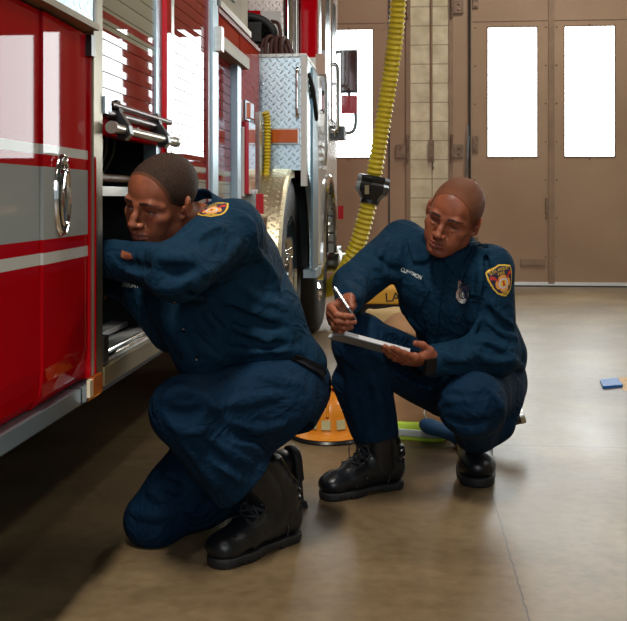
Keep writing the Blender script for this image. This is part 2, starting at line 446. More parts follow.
bm = NB(); lathe(bm, (hc.x + .004, hc.y, hc.z + .070), (1, 0, 0), [(0, .014), (.010, .013), (.014, .008), (.015, 0)], 16)
put('lock', bm, m_chrome, hd, smooth=True)
# rub rail under the doors and its amber marker light
o = boxes('rub_rail', [(X0 - .05, X0 + .004, .1, 2.13, .444, .478)], m_bluesteel, TR, bevel=.006)
ml = boxes('marker_light', [(X0 - .05, X0 + .016, 2.135, 2.235, .448, .500)], m_chrome, TR, bevel=.012, seg=3)
boxes('lens', [(X0 - .03, X0 + .022, 2.168, 2.232, .455, .496)], m_amber, ml, bevel=.010, seg=3)
boxes('lens', [(X0 - .03, X0 + .022, 2.140, 2.163, .457, .494)], mat('clear_lens', (.8, .7, .5), rough=.1), ml, bevel=.006)
# tread plate overhang above the doors
boxes('running_board', [(X0 - .03, X0 + .022, -.5, 2.163, 1.282, 1.9)], m_plate_b, TR)
boxes('plate_lip', [(X0 - .03, X0 + .032, -.5, 2.176, 1.268, 1.282)], m_tan, TR, bevel=.004)
boxes('end_cap', [(X0 - .03, X0 + .024, 2.163, 2.180, 1.282, 1.9)], m_grey, TR, bevel=.003)
boxes('door_seal', [(X0 - .03, X0 + .001, 2.206, 2.216, .50, 1.26)], m_red, TR)
boxes('hinge_block', [(X0 - .01, X0 + .010, 2.188, 2.214, 1.215, 1.262)], m_blackp, TR, bevel=.003)
m_jamb = mat('dull_jamb_steel', (.28, .24, .17), rough=.42, metal=.8, noise=.15, nscale=6)
# door frames of stainless and aluminium
boxes('stainless_jamb', [(X0 - .055, X0 + .006, 2.217, 2.283, .445, 1.95)], m_jamb, TR, bevel=.003)
boxes('jamb_trim', [(X0 - .01, X0 + .008, 2.222, 2.230, .50, .99)], m_red, TR)
boxes('door_track', [(X0 - .05, X0 - .012, 2.862, 2.93, .50, 1.95)], m_bluesteel, TR, bevel=.003)
boxes('red_post', [(X0 - .04, X0 + .003, 2.932, 2.985, .48, 1.95)], m_red, TR, bevel=.004)
boxes('stainless_strip', [(X0 - .04, X0 + .004, 2.986, 3.02, .48, 1.95)], m_steel, TR, bevel=.003)
# roll-up doors made of slats
SB = [(.814, .958, (.40, .40, .35)), (.982, 1.002, (.62, .62, .57)), (1.310, 1.334, (.40, .39, .30)), (1.353, 1.60, (.40, .39, .30))]
SB2 = [(.30, .958, (.40, .40, .35)), (.982, 1.002, (.62, .62, .57))]
m_slat = band_mat('banded_slat_paint', SB, (.30, .012, .012), rough=.45, coat=.6)
m_slat2 = band_mat('banded_slat_paint_plain', SB2, (.30, .012, .012), rough=.45, coat=.6)
def shutter(y0, y1, z0, z1, x, m, pitch=.0395, name='roll_up_door', swing=0.):
    bm = NB(); z = z0
    prof = []
    while z < z1:
        zz = min(z + pitch, z1)
        prof += [(x - .005, z), (x - .005, z + .0016), (x, z + .0022), (x + .0002, (z + zz) / 2), (x, zz - .0004)]
        z = zz
    r0 = [bm.verts.new((a, y0, b)) for a, b in prof]; r1 = [bm.verts.new((a + swing, y1, b)) for a, b in prof]
    for i in range(len(prof) - 1): bm.faces.new((r0[i], r1[i], r1[i + 1], r0[i + 1]))
    o = put(name, bm, m, TR); sm = o.modifiers.new('thickness', 'SOLIDIFY'); sm.thickness = .006; sm.offset = -1
    return o
s1 = shutter(2.283, 2.865, 1.085, 1.74, X0 - .024, m_slat, swing=.0056)
# its bottom rail, latch bar and lift bar
boxes('bottom_rail', [(X0 - .04, X0 - .008, 2.287, 2.862, 1.048, 1.085)], m_red, s1, bevel=.004)
boxes('end_block', [(X0 - .02, X0 + .012, 2.284, 2.335, 1.094, 1.134)], m_bluesteel, s1, bevel=.005)
lb = NB(); tube(lb, [(X0 + .026, 2.292, 1.061), (X0 + .026, 2.94, 1.061)], .0115, 16); tube(lb, [(X0 + .026, 2.286, 1.061), (X0 + .026, 2.306, 1.061)], .0150, 16); tube(lb, [(X0 + .026, 2.925, 1.061), (X0 + .026, 2.95, 1.061)], .0150, 16)
put('lift_bar', lb, mat('lift_bar_steel', (.36, .33, .28), rough=.3, metal=.9), s1, smooth=True)
lb = NB(); tube(lb, [(X0 + .008, 2.34, 1.120), (X0 + .008, 2.95, 1.120)], .008, 10); tube(lb, [(X0 + .002, 2.31, 1.098), (X0 + .002, 2.86, 1.098)], .011, 10)
o = put('latch_rod', lb, mat('dark_bronze_rod', (.06, .02, .018), rough=.3, metal=.5), s1, smooth=True)
for y in (2.40, 2.80):
    bm = NB(); pr = [(X0 + .004, 1.128), (X0 + .028, 1.135), (X0 + .036, 1.105), (X0 + .058, 1.072), (X0 + .062, 1.052), (X0 + .048, 1.036), (X0 + .030, 1.040), (X0 + .024, 1.065), (X0 + .004, 1.09)]
    pr = [(x - .018, z) for x, z in pr]; a = [bm.verts.new((x, y - .016, z)) for x, z in pr]; b = [bm.verts.new((x, y + .016, z)) for x, z in pr]
    bm.faces.new(a); bm.faces.new(b[::-1])
    for i in range(len(pr)): bm.faces.new((a[i], a[(i + 1) % len(pr)], b[(i + 1) % len(pr)], b[i]))
    put('bracket', bm, m_blackp, s1, bevel=.004)
# the open compartment: liner, shelf, drawer slides, sill
XI = X0 - .60
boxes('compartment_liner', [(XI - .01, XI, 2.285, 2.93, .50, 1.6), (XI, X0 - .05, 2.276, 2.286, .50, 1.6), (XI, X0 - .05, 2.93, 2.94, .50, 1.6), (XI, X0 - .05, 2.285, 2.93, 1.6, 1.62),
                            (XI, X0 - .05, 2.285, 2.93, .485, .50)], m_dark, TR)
boxes('shelf', [(XI, X0 - .06, 2.287, 2.93, .900, .925)], m_steel, TR, bevel=.002)
bm = NB(); tube(bm, [(X0 - .075, 2.29, .948), (X0 - .075, 2.90, .948)], .010, 10); put('shelf_rail', bm, mat('wooden_rail', (.30, .17, .10), rough=.5, noise=.2), TR, smooth=True)
boxes('equipment_case', [(XI + .02, X0 - .10, 2.36, 2.52, .935, 1.13), (XI + .03, X0 - .14, 2.56, 2.84, .935, 1.06)], m_blackp, TR, bevel=.015)
bm = NB()
for k in range(5): tube(bm, spline([(X0 - .12, 2.40 + .07 * k, 1.17), (X0 - .10, 2.43 + .07 * k, 1.10), (X0 - .11, 2.47 + .07 * k, 1.02), (X0 - .13, 2.45 + .06 * k, .95)], 5), .006, 6)
put('cable', bm, m_blackp, TR, smooth=True)
m_alum = mat('scuffed_aluminium', (.82, .84, .80), rough=.45, metal=.3, noise=.25, nscale=14, rvar=.1)
boxes('slide_tray', [(XI + .02, X0 - .005, 2.292, 2.925, .500, .508), (X0 - .075, X0 - .035, 2.292, 2.925, .508, .516), (X0 - .16, X0 - .115, 2.292, 2.925, .508, .526),
                     (X0 - .225, X0 - .215, 2.292, 2.925, .508, .575)], m_alum, TR, bevel=.002)
bm = NB()
for x, z in ((X0 - .008, .512), (X0 - .03, .514), (X0 - .10, .514), (X0 - .165, .53), (X0 - .22, .578)): tube(bm, [(x, 2.30, z), (x, 2.92, z)], .005, 8)
put('slide_rail', bm, m_chrome, TR, smooth=True)
boxes('storage_bin', [(XI + .05, X0 - .24, 2.30, 2.52, .510, .66)], m_tan, TR, bevel=.006)
boxes('rubber_stop', [(X0 - .03, X0 + .008, 2.288, 2.325, .508, .57)], m_black, TR, bevel=.012)
boxes('door_sill', [(X0 - .06, X0 + .010, 2.287, 2.95, .455, .498)], m_tan, TR, bevel=.004)
# second roll-up door
shutter(3.02, 3.575, .50, 1.95, X0 - .020, m_slat2, pitch=.0372, swing=.011)
boxes('lower_skirt', [(X0 - .06, X0 + .002, 2.955, 4.84, .45, .50)], m_bluesteel, TR, bevel=.004)
boxes('shutter_edge', [(X0 - .03, X0 + .0, 3.577, 3.618, .50, 1.95)], mat('oxide_edge', (.17, .02, .02), rough=.3, coat=.5), TR, bevel=.003)
boxes('door_track', [(X0 - .03, X0 + .008, 3.62, 3.70, .50, 1.95), (X0 - .03, X0 + .004, 3.704, 3.75, .50, 1.62)], m_bluesteel, TR, bevel=.006)
# third roll-up door with a header box and aluminium track
shutter(3.755, 4.17, .50, 1.46, X0 - .022, m_slat2, pitch=.0372)
bx = boxes('header_box', [(X0 - .04, X0 + .028, 3.70, 4.36, 1.455, 1.505)], m_tan, TR, bevel=.004)
boxes('header_bracket', [(X0 - .02, X0 + .032, 3.665, 3.715, 1.44, 1.53)], m_steel, TR, bevel=.004)
boxes('door_track', [(X0 - .03, X0 + .006, 4.175, 4.27, .50, 1.455)], m_bluesteel, TR, bevel=.006)
o = boxes('rear_panel', [(X0 - .07, X0 + .0, 4.275, 4.84, .50, 1.60), (X0 - .07, X0 - .002, 3.75, 4.275, 1.505, 1.60)], band_mat('banded_rear_paint', [(.30, .958, (.40, .40, .35)), (.982, 1.002, (.6, .6, .56))], (.42, .045, .025), rough=.5, coat=.15), TR, bevel=.004)
boxes('top_trim', [(X0 - .10, X0 + .006, 3.75, 4.845, 1.60, 1.618)], mat('oxide_trim', (.30, .06, .035), rough=.4), TR, bevel=.003)
# tool box on the deck behind the tall section
tb = boxes('deck_box', [(X0 - .60, X0 - .002, 3.76, 4.50, 1.625, 1.95)], m_tan, TR, bevel=.006)
boxes('lid_rail', [(X0 - .02, X0 + .012, 3.76, 4.52, 1.622, 1.648)], m_steel, TR, bevel=.003)
boxes('lid_latch', [(X0 - .0, X0 + .012, 4.05, 4.09, 1.70, 1.80)], m_grey, TR, bevel=.003)
# vertical fittings at the end of the body
a = boxes('marker_light', [(X0 - .0, X0 + .018, 4.33, 4.45, 1.235, 1.32)], m_chrome, TR, bevel=.006)
boxes('lens', [(X0 + .014, X0 + .036, 4.34, 4.44, 1.245, 1.31)], m_amber, a, bevel=.008)
boxes('light_bar', [(X0 - .0, X0 + .030, 4.33, 4.52, .91, 1.225)], m_redlens, TR, bevel=.006)
boxes('light_bar_trim', [(X0 + .0, X0 + .014, 4.285, 4.315, .90, 1.20)], m_white, TR, bevel=.004)
boxes('latch_slot', [(X0 - .0, X0 + .012, 4.50, 4.60, .50, 1.25)], m_blackp, TR)
bm = NB(); box(bm, X0 - .02, X0 + .022, 4.71, 4.80, .46, 1.30); put('corner_post', bm, m_steel, TR, bevel=.012)
# yellow ribbed air line beside the post
def ribbed(bm, pts, r, pitch, depth, seg=20):
    """Corrugated hose along a dense path."""
    P = [Vector(p) for p in pts]; L = [0]
    for a, b in zip(P, P[1:]): L.append(L[-1] + (b - a).length)
    n = int(L[-1] / pitch) * 6; out = []; rr = []; j = 0
    for i in range(n + 1):
        s = L[-1] * i / n
        while j < len(L) - 2 and L[j + 1] < s: j += 1
        t = (s - L[j]) / max(1e-9, L[j + 1] - L[j]); out.append(P[j].lerp(P[j + 1], t))
        rr.append(r + depth * (-.5 + .5 * math.cos(2 * PI * (i % 6) / 6)))
    tube(bm, out, rr, seg)
m_hose = mat('yellow_hose', (.62, .47, .02), rough=.42, noise=.1, nscale=10)
m_hosedark = mat('yellow_hose_groove', (.30, .20, .01), rough=.6)
bm = NB(); ribbed(bm, spline([(X0 + .03, 4.86, 1.31), (X0 + .035, 4.88, 1.26), (X0 + .035, 4.88, 1.1), (X0 + .03, 4.87, .99)], 10), .020, .016, .006, 12)
put('air_line', bm, m_hose, TR, smooth=True)
bm = NB(); tube(bm, [(X0 + .04, 4.87, .99), (X0 + .04, 4.87, .93)], .026, 12); put('air_coupling', bm, m_blackp, TR, smooth=True)
# wheels of the trailer, deep under the body (dark)
def wheel(parent, c, R, w, rim=m_chrome, seg=48):
    """Truck tyre with tread on an X axle, outer face towards +x."""
    h = w / 2
    bm = NB(); lathe(bm, c, (1, 0, 0), [(-h, R * .58), (-h, R * .86), (-h * .86, R * .97), (-h * .6, R), (-h * .12, R), (-h * .1, R * .975), (h * .1, R * .975), (h * .12, R), (h * .6, R), (h * .86, R * .97), (h, R * .90), (h * 1.03, R * .78), (h * .94, R * .60), (h * .8, R * .57)], seg)
    t = put('tyre', bm, m_black, parent, smooth=True)
    bm = NB(); lathe(bm, c, (1, 0, 0), [(-h, R * .58), (h * .80, R * .57), (h * .93, R * .60), (h * .95, R * .56), (h * .7, R * .52), (h * .2, R * .48), (h * .1, R * .34), (h * .35, R * .30), (h * .4, R * .22), (h * .95, R * .20), (h * 1.1, R * .15), (h * 1.15, 0)], seg)
    rimo = put('rim', bm, rim, t, smooth=True)
    for k in range(10):
        bm = NB(); a = 2 * PI * k / 10; lathe(bm, Vector(c) + Vector((h * .3, R * .26 * math.cos(a), R * .26 * math.sin(a))), (1, 0, 0), [(0, .016), (.03, .016), (.038, .010), (.04, 0)], 8)
        put('lug_nut', bm, rim, rimo, smooth=True)
wheel(TR, (-1.25, .55, .53), .53, .5); wheel(TR, (-2.6, .55, .53), .53, .5)
boxes('dark_absorber_pan', [(XB + .02, X0 - .06, -2.1, 4.8, .40, .478)], m_dark, TR)  # dark pan added below the body to absorb light bouncing off the floor
boxes('chassis_rail', [(-2.3, -2.1, -2, 4.8, .38, .5), (-1.75, -1.55, -2, 4.8, .38, .5)], m_dark, TR)

# ================================================================ far vehicle: the tractor that draws it
TC = empty('fire_truck_tractor', (-1.7, 6.4, 0), 'red and white fire truck cab with tread plate flank standing beyond the slatted body', 'fire truck')
XS = -.50
bm = NB()
# rear wall panel facing back
box(bm, -2.9, XS, 5.0, 5.03, 1.03, 1.60); box(bm, -2.9, -.72, 5.0, 5.03, .56, 1.03)
put('rear_wall', bm, m_plate_b, TC)
boxes('rear_wall_cap', [(-2.9, XS + .006, 4.99, 5.7, 1.60, 1.615)], m_plate_w, TC, bevel=.003)
# side panel with a wheel arch cut into it
def arch_panel(name, y0, y1, z0, z1, cy, cz, R, x, th, m):
    """Side panel between y0..y1 with an arch of radius R about (cy, cz)."""
    pts = []
    a0 = math.asin(max(-1, min(1, (z0 - cz) / R)))
    ys = []
    for k in range(25):
        t = PI - a0 - (PI - 2 * a0) * k / 24
        y, z = cy + R * math.cos(t), cz + R * math.sin(t)
        ys.append((min(max(y, y0), y1), z))
    arc = []
    for p in ys:
        if not arc or (p[0], p[1]) != arc[-1]: arc.append(p)
    poly = [(y0, z1), (y1, z1)]
    if cy + R < y1: poly += [(y1, z0)]
    arc2 = [p for p in arc if y0 < p[0] < y1]
    rr = [(p[0], p[1]) for p in reversed(arc2)]
    if cy + R * math.cos(a0) >= y1: rr = [(y1, cz + math.sqrt(max(0, R * R - (y1 - cy) ** 2)))] + rr
    if cy - R * math.cos(a0) <= y0: rr = rr + [(y0, cz + math.sqrt(max(0, R * R - (y0 - cy) ** 2)))]
    else: rr = rr + [(y0, z0)]
    bm = NB(); yz_slab(bm, poly + rr, x, th)
    return put(name, bm, m, TC)
m_wd = mat('tread_side', (.5, .56, .6), rough=.3, metal=.8)
arch_panel('rear_side_panel', 5.03, 5.72, .50, 1.60, 5.0, .48, .56, XS, .03, m_plate_b)
arch_panel('cab_lower_side', 5.72, 7.35, .50, 1.30, 6.55, .50, .52, XS, .04, m_white)
# edge channels
boxes('corner_trim', [(XS - .02, XS + .008, 4.985, 5.05, .95, 1.61)], m_white, TC, bevel=.006)
boxes('side_channel', [(XS - .0, XS + .012, 5.30, 5.62, .50, 1.585)], mat('blue_grey_channel', (.13, .20, .25), rough=.35, metal=.5), TC, bevel=.004)
boxes('step_ledge', [(XS - .05, XS + .02, 5.40, 5.75, .455, .50)], m_bluesteel, TC, bevel=.004)
# cab
cabm = band_mat('cab_paint', [(1.25, 1.62, (.62, .62, .60))], RED, rough=.2, coat=1.)
boxes('cab_body', [(-2.9, XS - .045, 5.70, 7.6, 1.0, 2.9), (-2.9, -.86, 5.3, 7.6, .6, 1.02)], cabm, TC, bevel=.03)
boxes('cab_side', [(XS - .05, XS - .005, 5.72, 5.98, 1.3, 2.9), (XS - .05, XS - .005, 6.62, 6.74, 1.3, 2.9), (XS - .05, XS - .005, 7.25, 7.5, 1.3, 2.9), (XS - .05, XS - .008, 5.98, 7.25, 1.30, 1.42)], m_white, TC, bevel=.006)
boxes('cab_rear_pillar', [(-.585, -.497, 5.64, 5.705, 1.65, 2.9)], m_red, TC, bevel=.01)
boxes('pillar_base', [(XS - .16, XS + .0, 5.60, 5.70, 1.60, 1.68)], m_white, TC, bevel=.004)
for y0, y1 in ((6.0, 6.6), (6.76, 7.22)): boxes('window', [(XS - .03, XS - .012, y0, y1, 1.44, 2.3)], m_glassdark, TC)
for y in (5.98, 6.60, 6.74, 7.225): boxes('window_post', [(XS - .03, XS, y, y + .022, 1.42, 2.3)], m_chrome, TC)
def rail(name, pts, r, m=m_chrome):
    bm = NB(); tube(bm, spline(pts, 6), r, 10); return put(name, bm, m, TC, smooth=True)
rail('grab_rail', [(XS + .005, 5.80, 1.62), (XS + .035, 5.82, 1.60), (XS + .04, 5.84, 1.45), (XS + .035, 5.86, 1.12), (XS + .005, 5.87, 1.09)], .010)
rail('grab_rail', [(XS + .005, 6.65, 1.78), (XS + .05, 6.66, 1.76), (XS + .055, 6.68, 1.6), (XS + .05, 6.70, 1.37), (XS + .005, 6.7, 1.34)], .013)
rail('grab_rail', [(XS - .035, 4.985, 1.535), (XS - .035, 4.955, 1.53), (XS - .035, 4.955, 1.42), (XS - .035, 4.955, 1.31), (XS - .035, 4.985, 1.305)], .009)
boxes('door_lamp', [(XS - .0, XS + .05, 5.60, 5.68, 1.585, 1.70)], mat('pinkish_lamp', (.5, .33, .25), rough=.2), TC, bevel=.008)
# coiled cords and a black valve cluster on the flank
bm = NB()
for k in range(4): tube(bm, spline([(XS + .006, 5.14 + .05 * k, 1.53 - .03 * k), (XS + .022, 5.22 + .05 * k, 1.46 - .03 * k), (XS + .018, 5.30 + .05 * k, 1.41 - .03 * k), (XS + .006, 5.36 + .04 * k, 1.43 - .03 * k)], 5), .010, 8)
put('cord_bundle', bm, m_black, TC, smooth=True)
# mirror on its arm; maroon colour stands in for the reflected red truck
mr = boxes('mirror', [(-.468, -.356, 7.30, 7.40, 1.67, 1.965)], mat('mirror_red_reflection', (.07, .03, .03), rough=.05, coat=1.), TC, bevel=.01)
boxes('mirror_housing', [(-.474, -.350, 7.34, 7.44, 1.66, 1.975)], m_blackp, mr, bevel=.012)
boxes('convex_mirror', [(-.466, -.350, 7.30, 7.38, 1.505, 1.635)], m_redlens, mr, bevel=.012)
bm = NB(); tube(bm, spline([(-.45, 7.38, 1.96), (-.48, 7.40, 1.97), (XS - .03, 7.42, 1.96)], 6), .014, 8); put('mirror_arm', bm, m_bluesteel, mr, smooth=True)
bm = NB(); tube(bm, spline([(-.362, 7.36, 1.51), (-.362, 7.36, 1.43), (-.385, 7.36, 1.375), (-.45, 7.34, 1.36), (XS, 7.33, 1.37)], 8), .014, 8); put('mirror_arm', bm, m_bluesteel, mr, smooth=True)
bm = NB(); tube(bm, [(-.41, 7.36, 1.68), (-.41, 7.36, 1.63)], .012, 8)
put('mirror_joint', bm, m_bluesteel, mr, smooth=True)
boxes('mirror_base', [(XS - .03, XS + .09, 6.75, 7.0, 1.285, 1.375)], m_blackp, TC, bevel=.03, seg=3)
bm = NB()
for a in range(4): tube(bm, [(XS + .03, 6.73, 1.33), (XS + .03 + .03 * math.cos(a * PI / 2), 6.735, 1.33 + .03 * math.sin(a * PI / 2))], .009, 8)
put('emblem_cross', bm, m_chrome, TC)
# fenders and wheels
def fender(name, cy, cz, R, x0, x1, t0, t1, m, th=.02):
    bm = NB(); n = 28; rings = []
    for k in range(n + 1):
        t = t0 + (t1 - t0) * k / n; c, s = math.cos(t), math.sin(t)
        rings.append([bm.verts.new((x, cy + r * c, cz + r * s)) for x, r in ((x0, R), (x1 - .012, R), (x1, R - .01), (x1, R - .045), (x1 - th, R - .045), (x1 - th, R - th), (x0, R - th))])
    for a, b in zip(rings, rings[1:]):
        for i in range(7): bm.faces.new((a[i], b[i], b[(i + 1) % 7], a[(i + 1) % 7]))
    bm.faces.new(rings[0]); bm.faces.new(rings[-1][::-1])
    return put(name, bm, m, TC)
fender('rear_fender', 5.06, .46, .58, -.70, -.565, PI + .35, PI / 2 - .1, m_plate_f)
fender('front_arch', 6.55, .50, .54, -.60, XS + .02, PI + .0, .0, m_chrome)
wheel(TC, (-.635, 5.06, .50), .50, .12); wheel(TC, (-.93, 5.06, .50), .50, .24); wheel(TC, (-.70, 6.62, .50), .50, .30)
wheel(TC, (-2.6, 5.06, .50), .50, .42); wheel(TC, (-2.6, 6.62, .50), .50, .30)
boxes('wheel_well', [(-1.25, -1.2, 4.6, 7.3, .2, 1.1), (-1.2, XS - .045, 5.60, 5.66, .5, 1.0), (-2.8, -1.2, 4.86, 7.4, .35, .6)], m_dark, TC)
# tail light bracket on the fender
t = boxes('tail_light', [(-.735, -.665, 4.44, 4.50, .80, .93)], m_steel, TC, bevel=.008)
boxes('lens', [(-.665, -.630, 4.435, 4.49, .82, .91)], m_redlens, t, bevel=.008)
boxes('mud_flap', [(-.72, -.60, 4.50, 4.52, .34, .62)], m_steel, TC, bevel=.003)
# amber reflector lamp on the tread plate wall
a = boxes('amber_lamp', [(-.675, -.525, 4.975, 5.0, 1.160, 1.240)], m_steel, TC, bevel=.008)
boxes('lens', [(-.667, -.533, 4.96, 4.985, 1.168, 1.232)], m_amber, a, bevel=.008)
# plate deck wall higher up, exhaust stack, machinery on the deck
boxes('upper_wall', [(-2.6, -.600, 5.62, 5.66, 1.60, 2.9)], m_plate_w, TC)
boxes('tank_shroud', [(-1.4, -.69, 5.52, 5.62, 1.60, 1.93)], m_white, TC, bevel=.05, seg=4)
boxes('shroud_band', [(-1.4, -.80, 5.50, 5.64, 1.89, 1.93)], m_red, TC, bevel=.015)
bm = NB(); tube(bm, [(-.636, 5.42, 1.6), (-.636, 5.42, 2.9)], .026, 20); put('exhaust_stack', bm, m_chrome, TC, smooth=True)
bm = NB(); tube(bm, [(-.598, 5.50, 1.6), (-.598, 5.50, 2.9)], .010, 12); put('conduit', bm, m_steel, TC, smooth=True)
bm = NB()
for k in range(3): tube(bm, spline([(-1.05, 5.2 + .04 * k, 1.83 - .03 * k), (-.90, 5.2 + .04 * k, 1.85 - .03 * k), (-.76, 5.2 + .04 * k, 1.83 - .03 * k), (-.69, 5.2 + .04 * k, 1.77 - .03 * k), (-.69, 5.22, 1.71)], 6), .022, 10)
put('rubber_hose', bm, m_black, TC, smooth=True)
boxes('battery_box', [(-1.05, -.74, 5.12, 5.36, 1.70, 1.80)], m_blackp, TC, bevel=.02)
boxes('pump_housing', [(-.98, -.86, 5.15, 5.3, 1.615, 1.70), (-.84, -.76, 5.15, 5.28, 1.615, 1.69)], m_grey, TC, bevel=.01)
bm = NB(); tube(bm, [(-.89, 5.12, 1.67), (-.83, 5.12, 1.67)], .018, 10); tube(bm, [(-.86, 5.12, 1.69), (-.86, 5.12, 1.72)], .022, 10); put('valve', bm, mat('brass_valve', (.5, .38, .08), rough=.3, metal=.8), TC, smooth=True)
bm = NB()
for k in range(5): tube(bm, spline([(-.76 + .03 * k, 5.18, 1.62), (-.74 + .025 * k, 5.16, 1.70 + .02 * (k % 2)), (-.70 + .02 * k, 5.2, 1.72), (-.68 + .025 * k, 5.22, 1.62)], 5), .012, 8)
tube(bm, spline([(-.66, 5.2, 1.62), (-.645, 5.18, 1.72), (-.66, 5.2, 1.80), (-.70, 5.22, 1.82)], 5), .010, 8)
put('wiring', bm, mat('brown_wire', (.07, .025, .02), rough=.5), TC, smooth=True)
# lower cab trim and lamp
boxes('side_marker', [(XS + .01, XS + .05, 7.32, 7.42, .73, .83)], m_redlens, TC, bevel=.01)
boxes('bumper_step', [(XS - .3, XS + .02, 7.2, 7.6, .42, .52)], m_bluesteel, TC, bevel=.01)
boxes('vent_grille', [(XS, XS + .012, 5.9 + .0, 6.25, 1.20 - .045 * k, 1.22 - .045 * k) for k in range(4)], m_steel, TC)
bm = NB(); tube(bm, [(-.9, 7.2, .42), (-.42, 7.15, .42)], .07, 16); lathe(bm, (-.5, 7.15, .42), (1, 0, 0), [(0, .09), (.03, .10), (.05, .08), (.06, .05), (.09, .045), (.1, 0)], 20)
put('tail_pipe', bm, m_steel, TC, smooth=True)

# ================================================================ yellow exhaust hose
HO = empty('exhaust_hose', tuple(W(345, 275, 6.9)[:2]) + (0,), 'thick yellow ribbed exhaust hose hanging from above down to the tail pipe', 'hose')
pts = [W(404, -90, 6.3), W(400, -30, 6.4), W(396, 30, 6.5), W(388, 90, 6.6), (W(380, 140, 6.65)), W(373, 182, 6.7)]
bm = NB(); ribbed(bm, spline(pts, 10), .056, .034, .012, 24); put('hose_upper', bm, m_hose, HO, smooth=True)
pts = [W(371, 192, 6.7), W(366, 215, 6.72), W(359, 240, 6.75), W(350, 262, 6.8), W(342, 276, 6.9), W(334, 285, 7.05), W(326, 289, 7.15)]
bm = NB(); ribbed(bm, spline(pts, 10), .060, .034, .012, 24); put('hose_lower', bm, m_hose, HO, smooth=True)
cp = W(372, 189, 6.7); ax = (W(374, 178, 6.7) - W(370, 200, 6.7)).normalized()
bm = NB(); lathe(bm, cp - ax * .085, ax, [(0, .062), (.01, .068), (.02, .070), (.045, .090), (.06, .108), (.085, .112), (.11, .112), (.125, .106), (.15, .112), (.17, .108), (.175, .07)], 8)
cpo = put('coupler', bm, m_blackp, HO, smooth=False)
bm = NB(); lathe(bm, cp - ax * .10, ax, [(0, .060), (.0, .066), (.03, .066), (.03, .060)], 24); put('clamp', bm, m_blackp, cpo, smooth=True)
c2 = cp + Vector((-.03, -.113, -.005)); boxes('sticker', [(c2.x - .014, c2.x + .014, c2.y + .006, c2.y + .010, c2.z - .03, c2.z + .03)], m_tan, cpo)
# ================================================================ smooth solid modelling on a grid
def V3(*a): return np.array(a, dtype=np.float64)

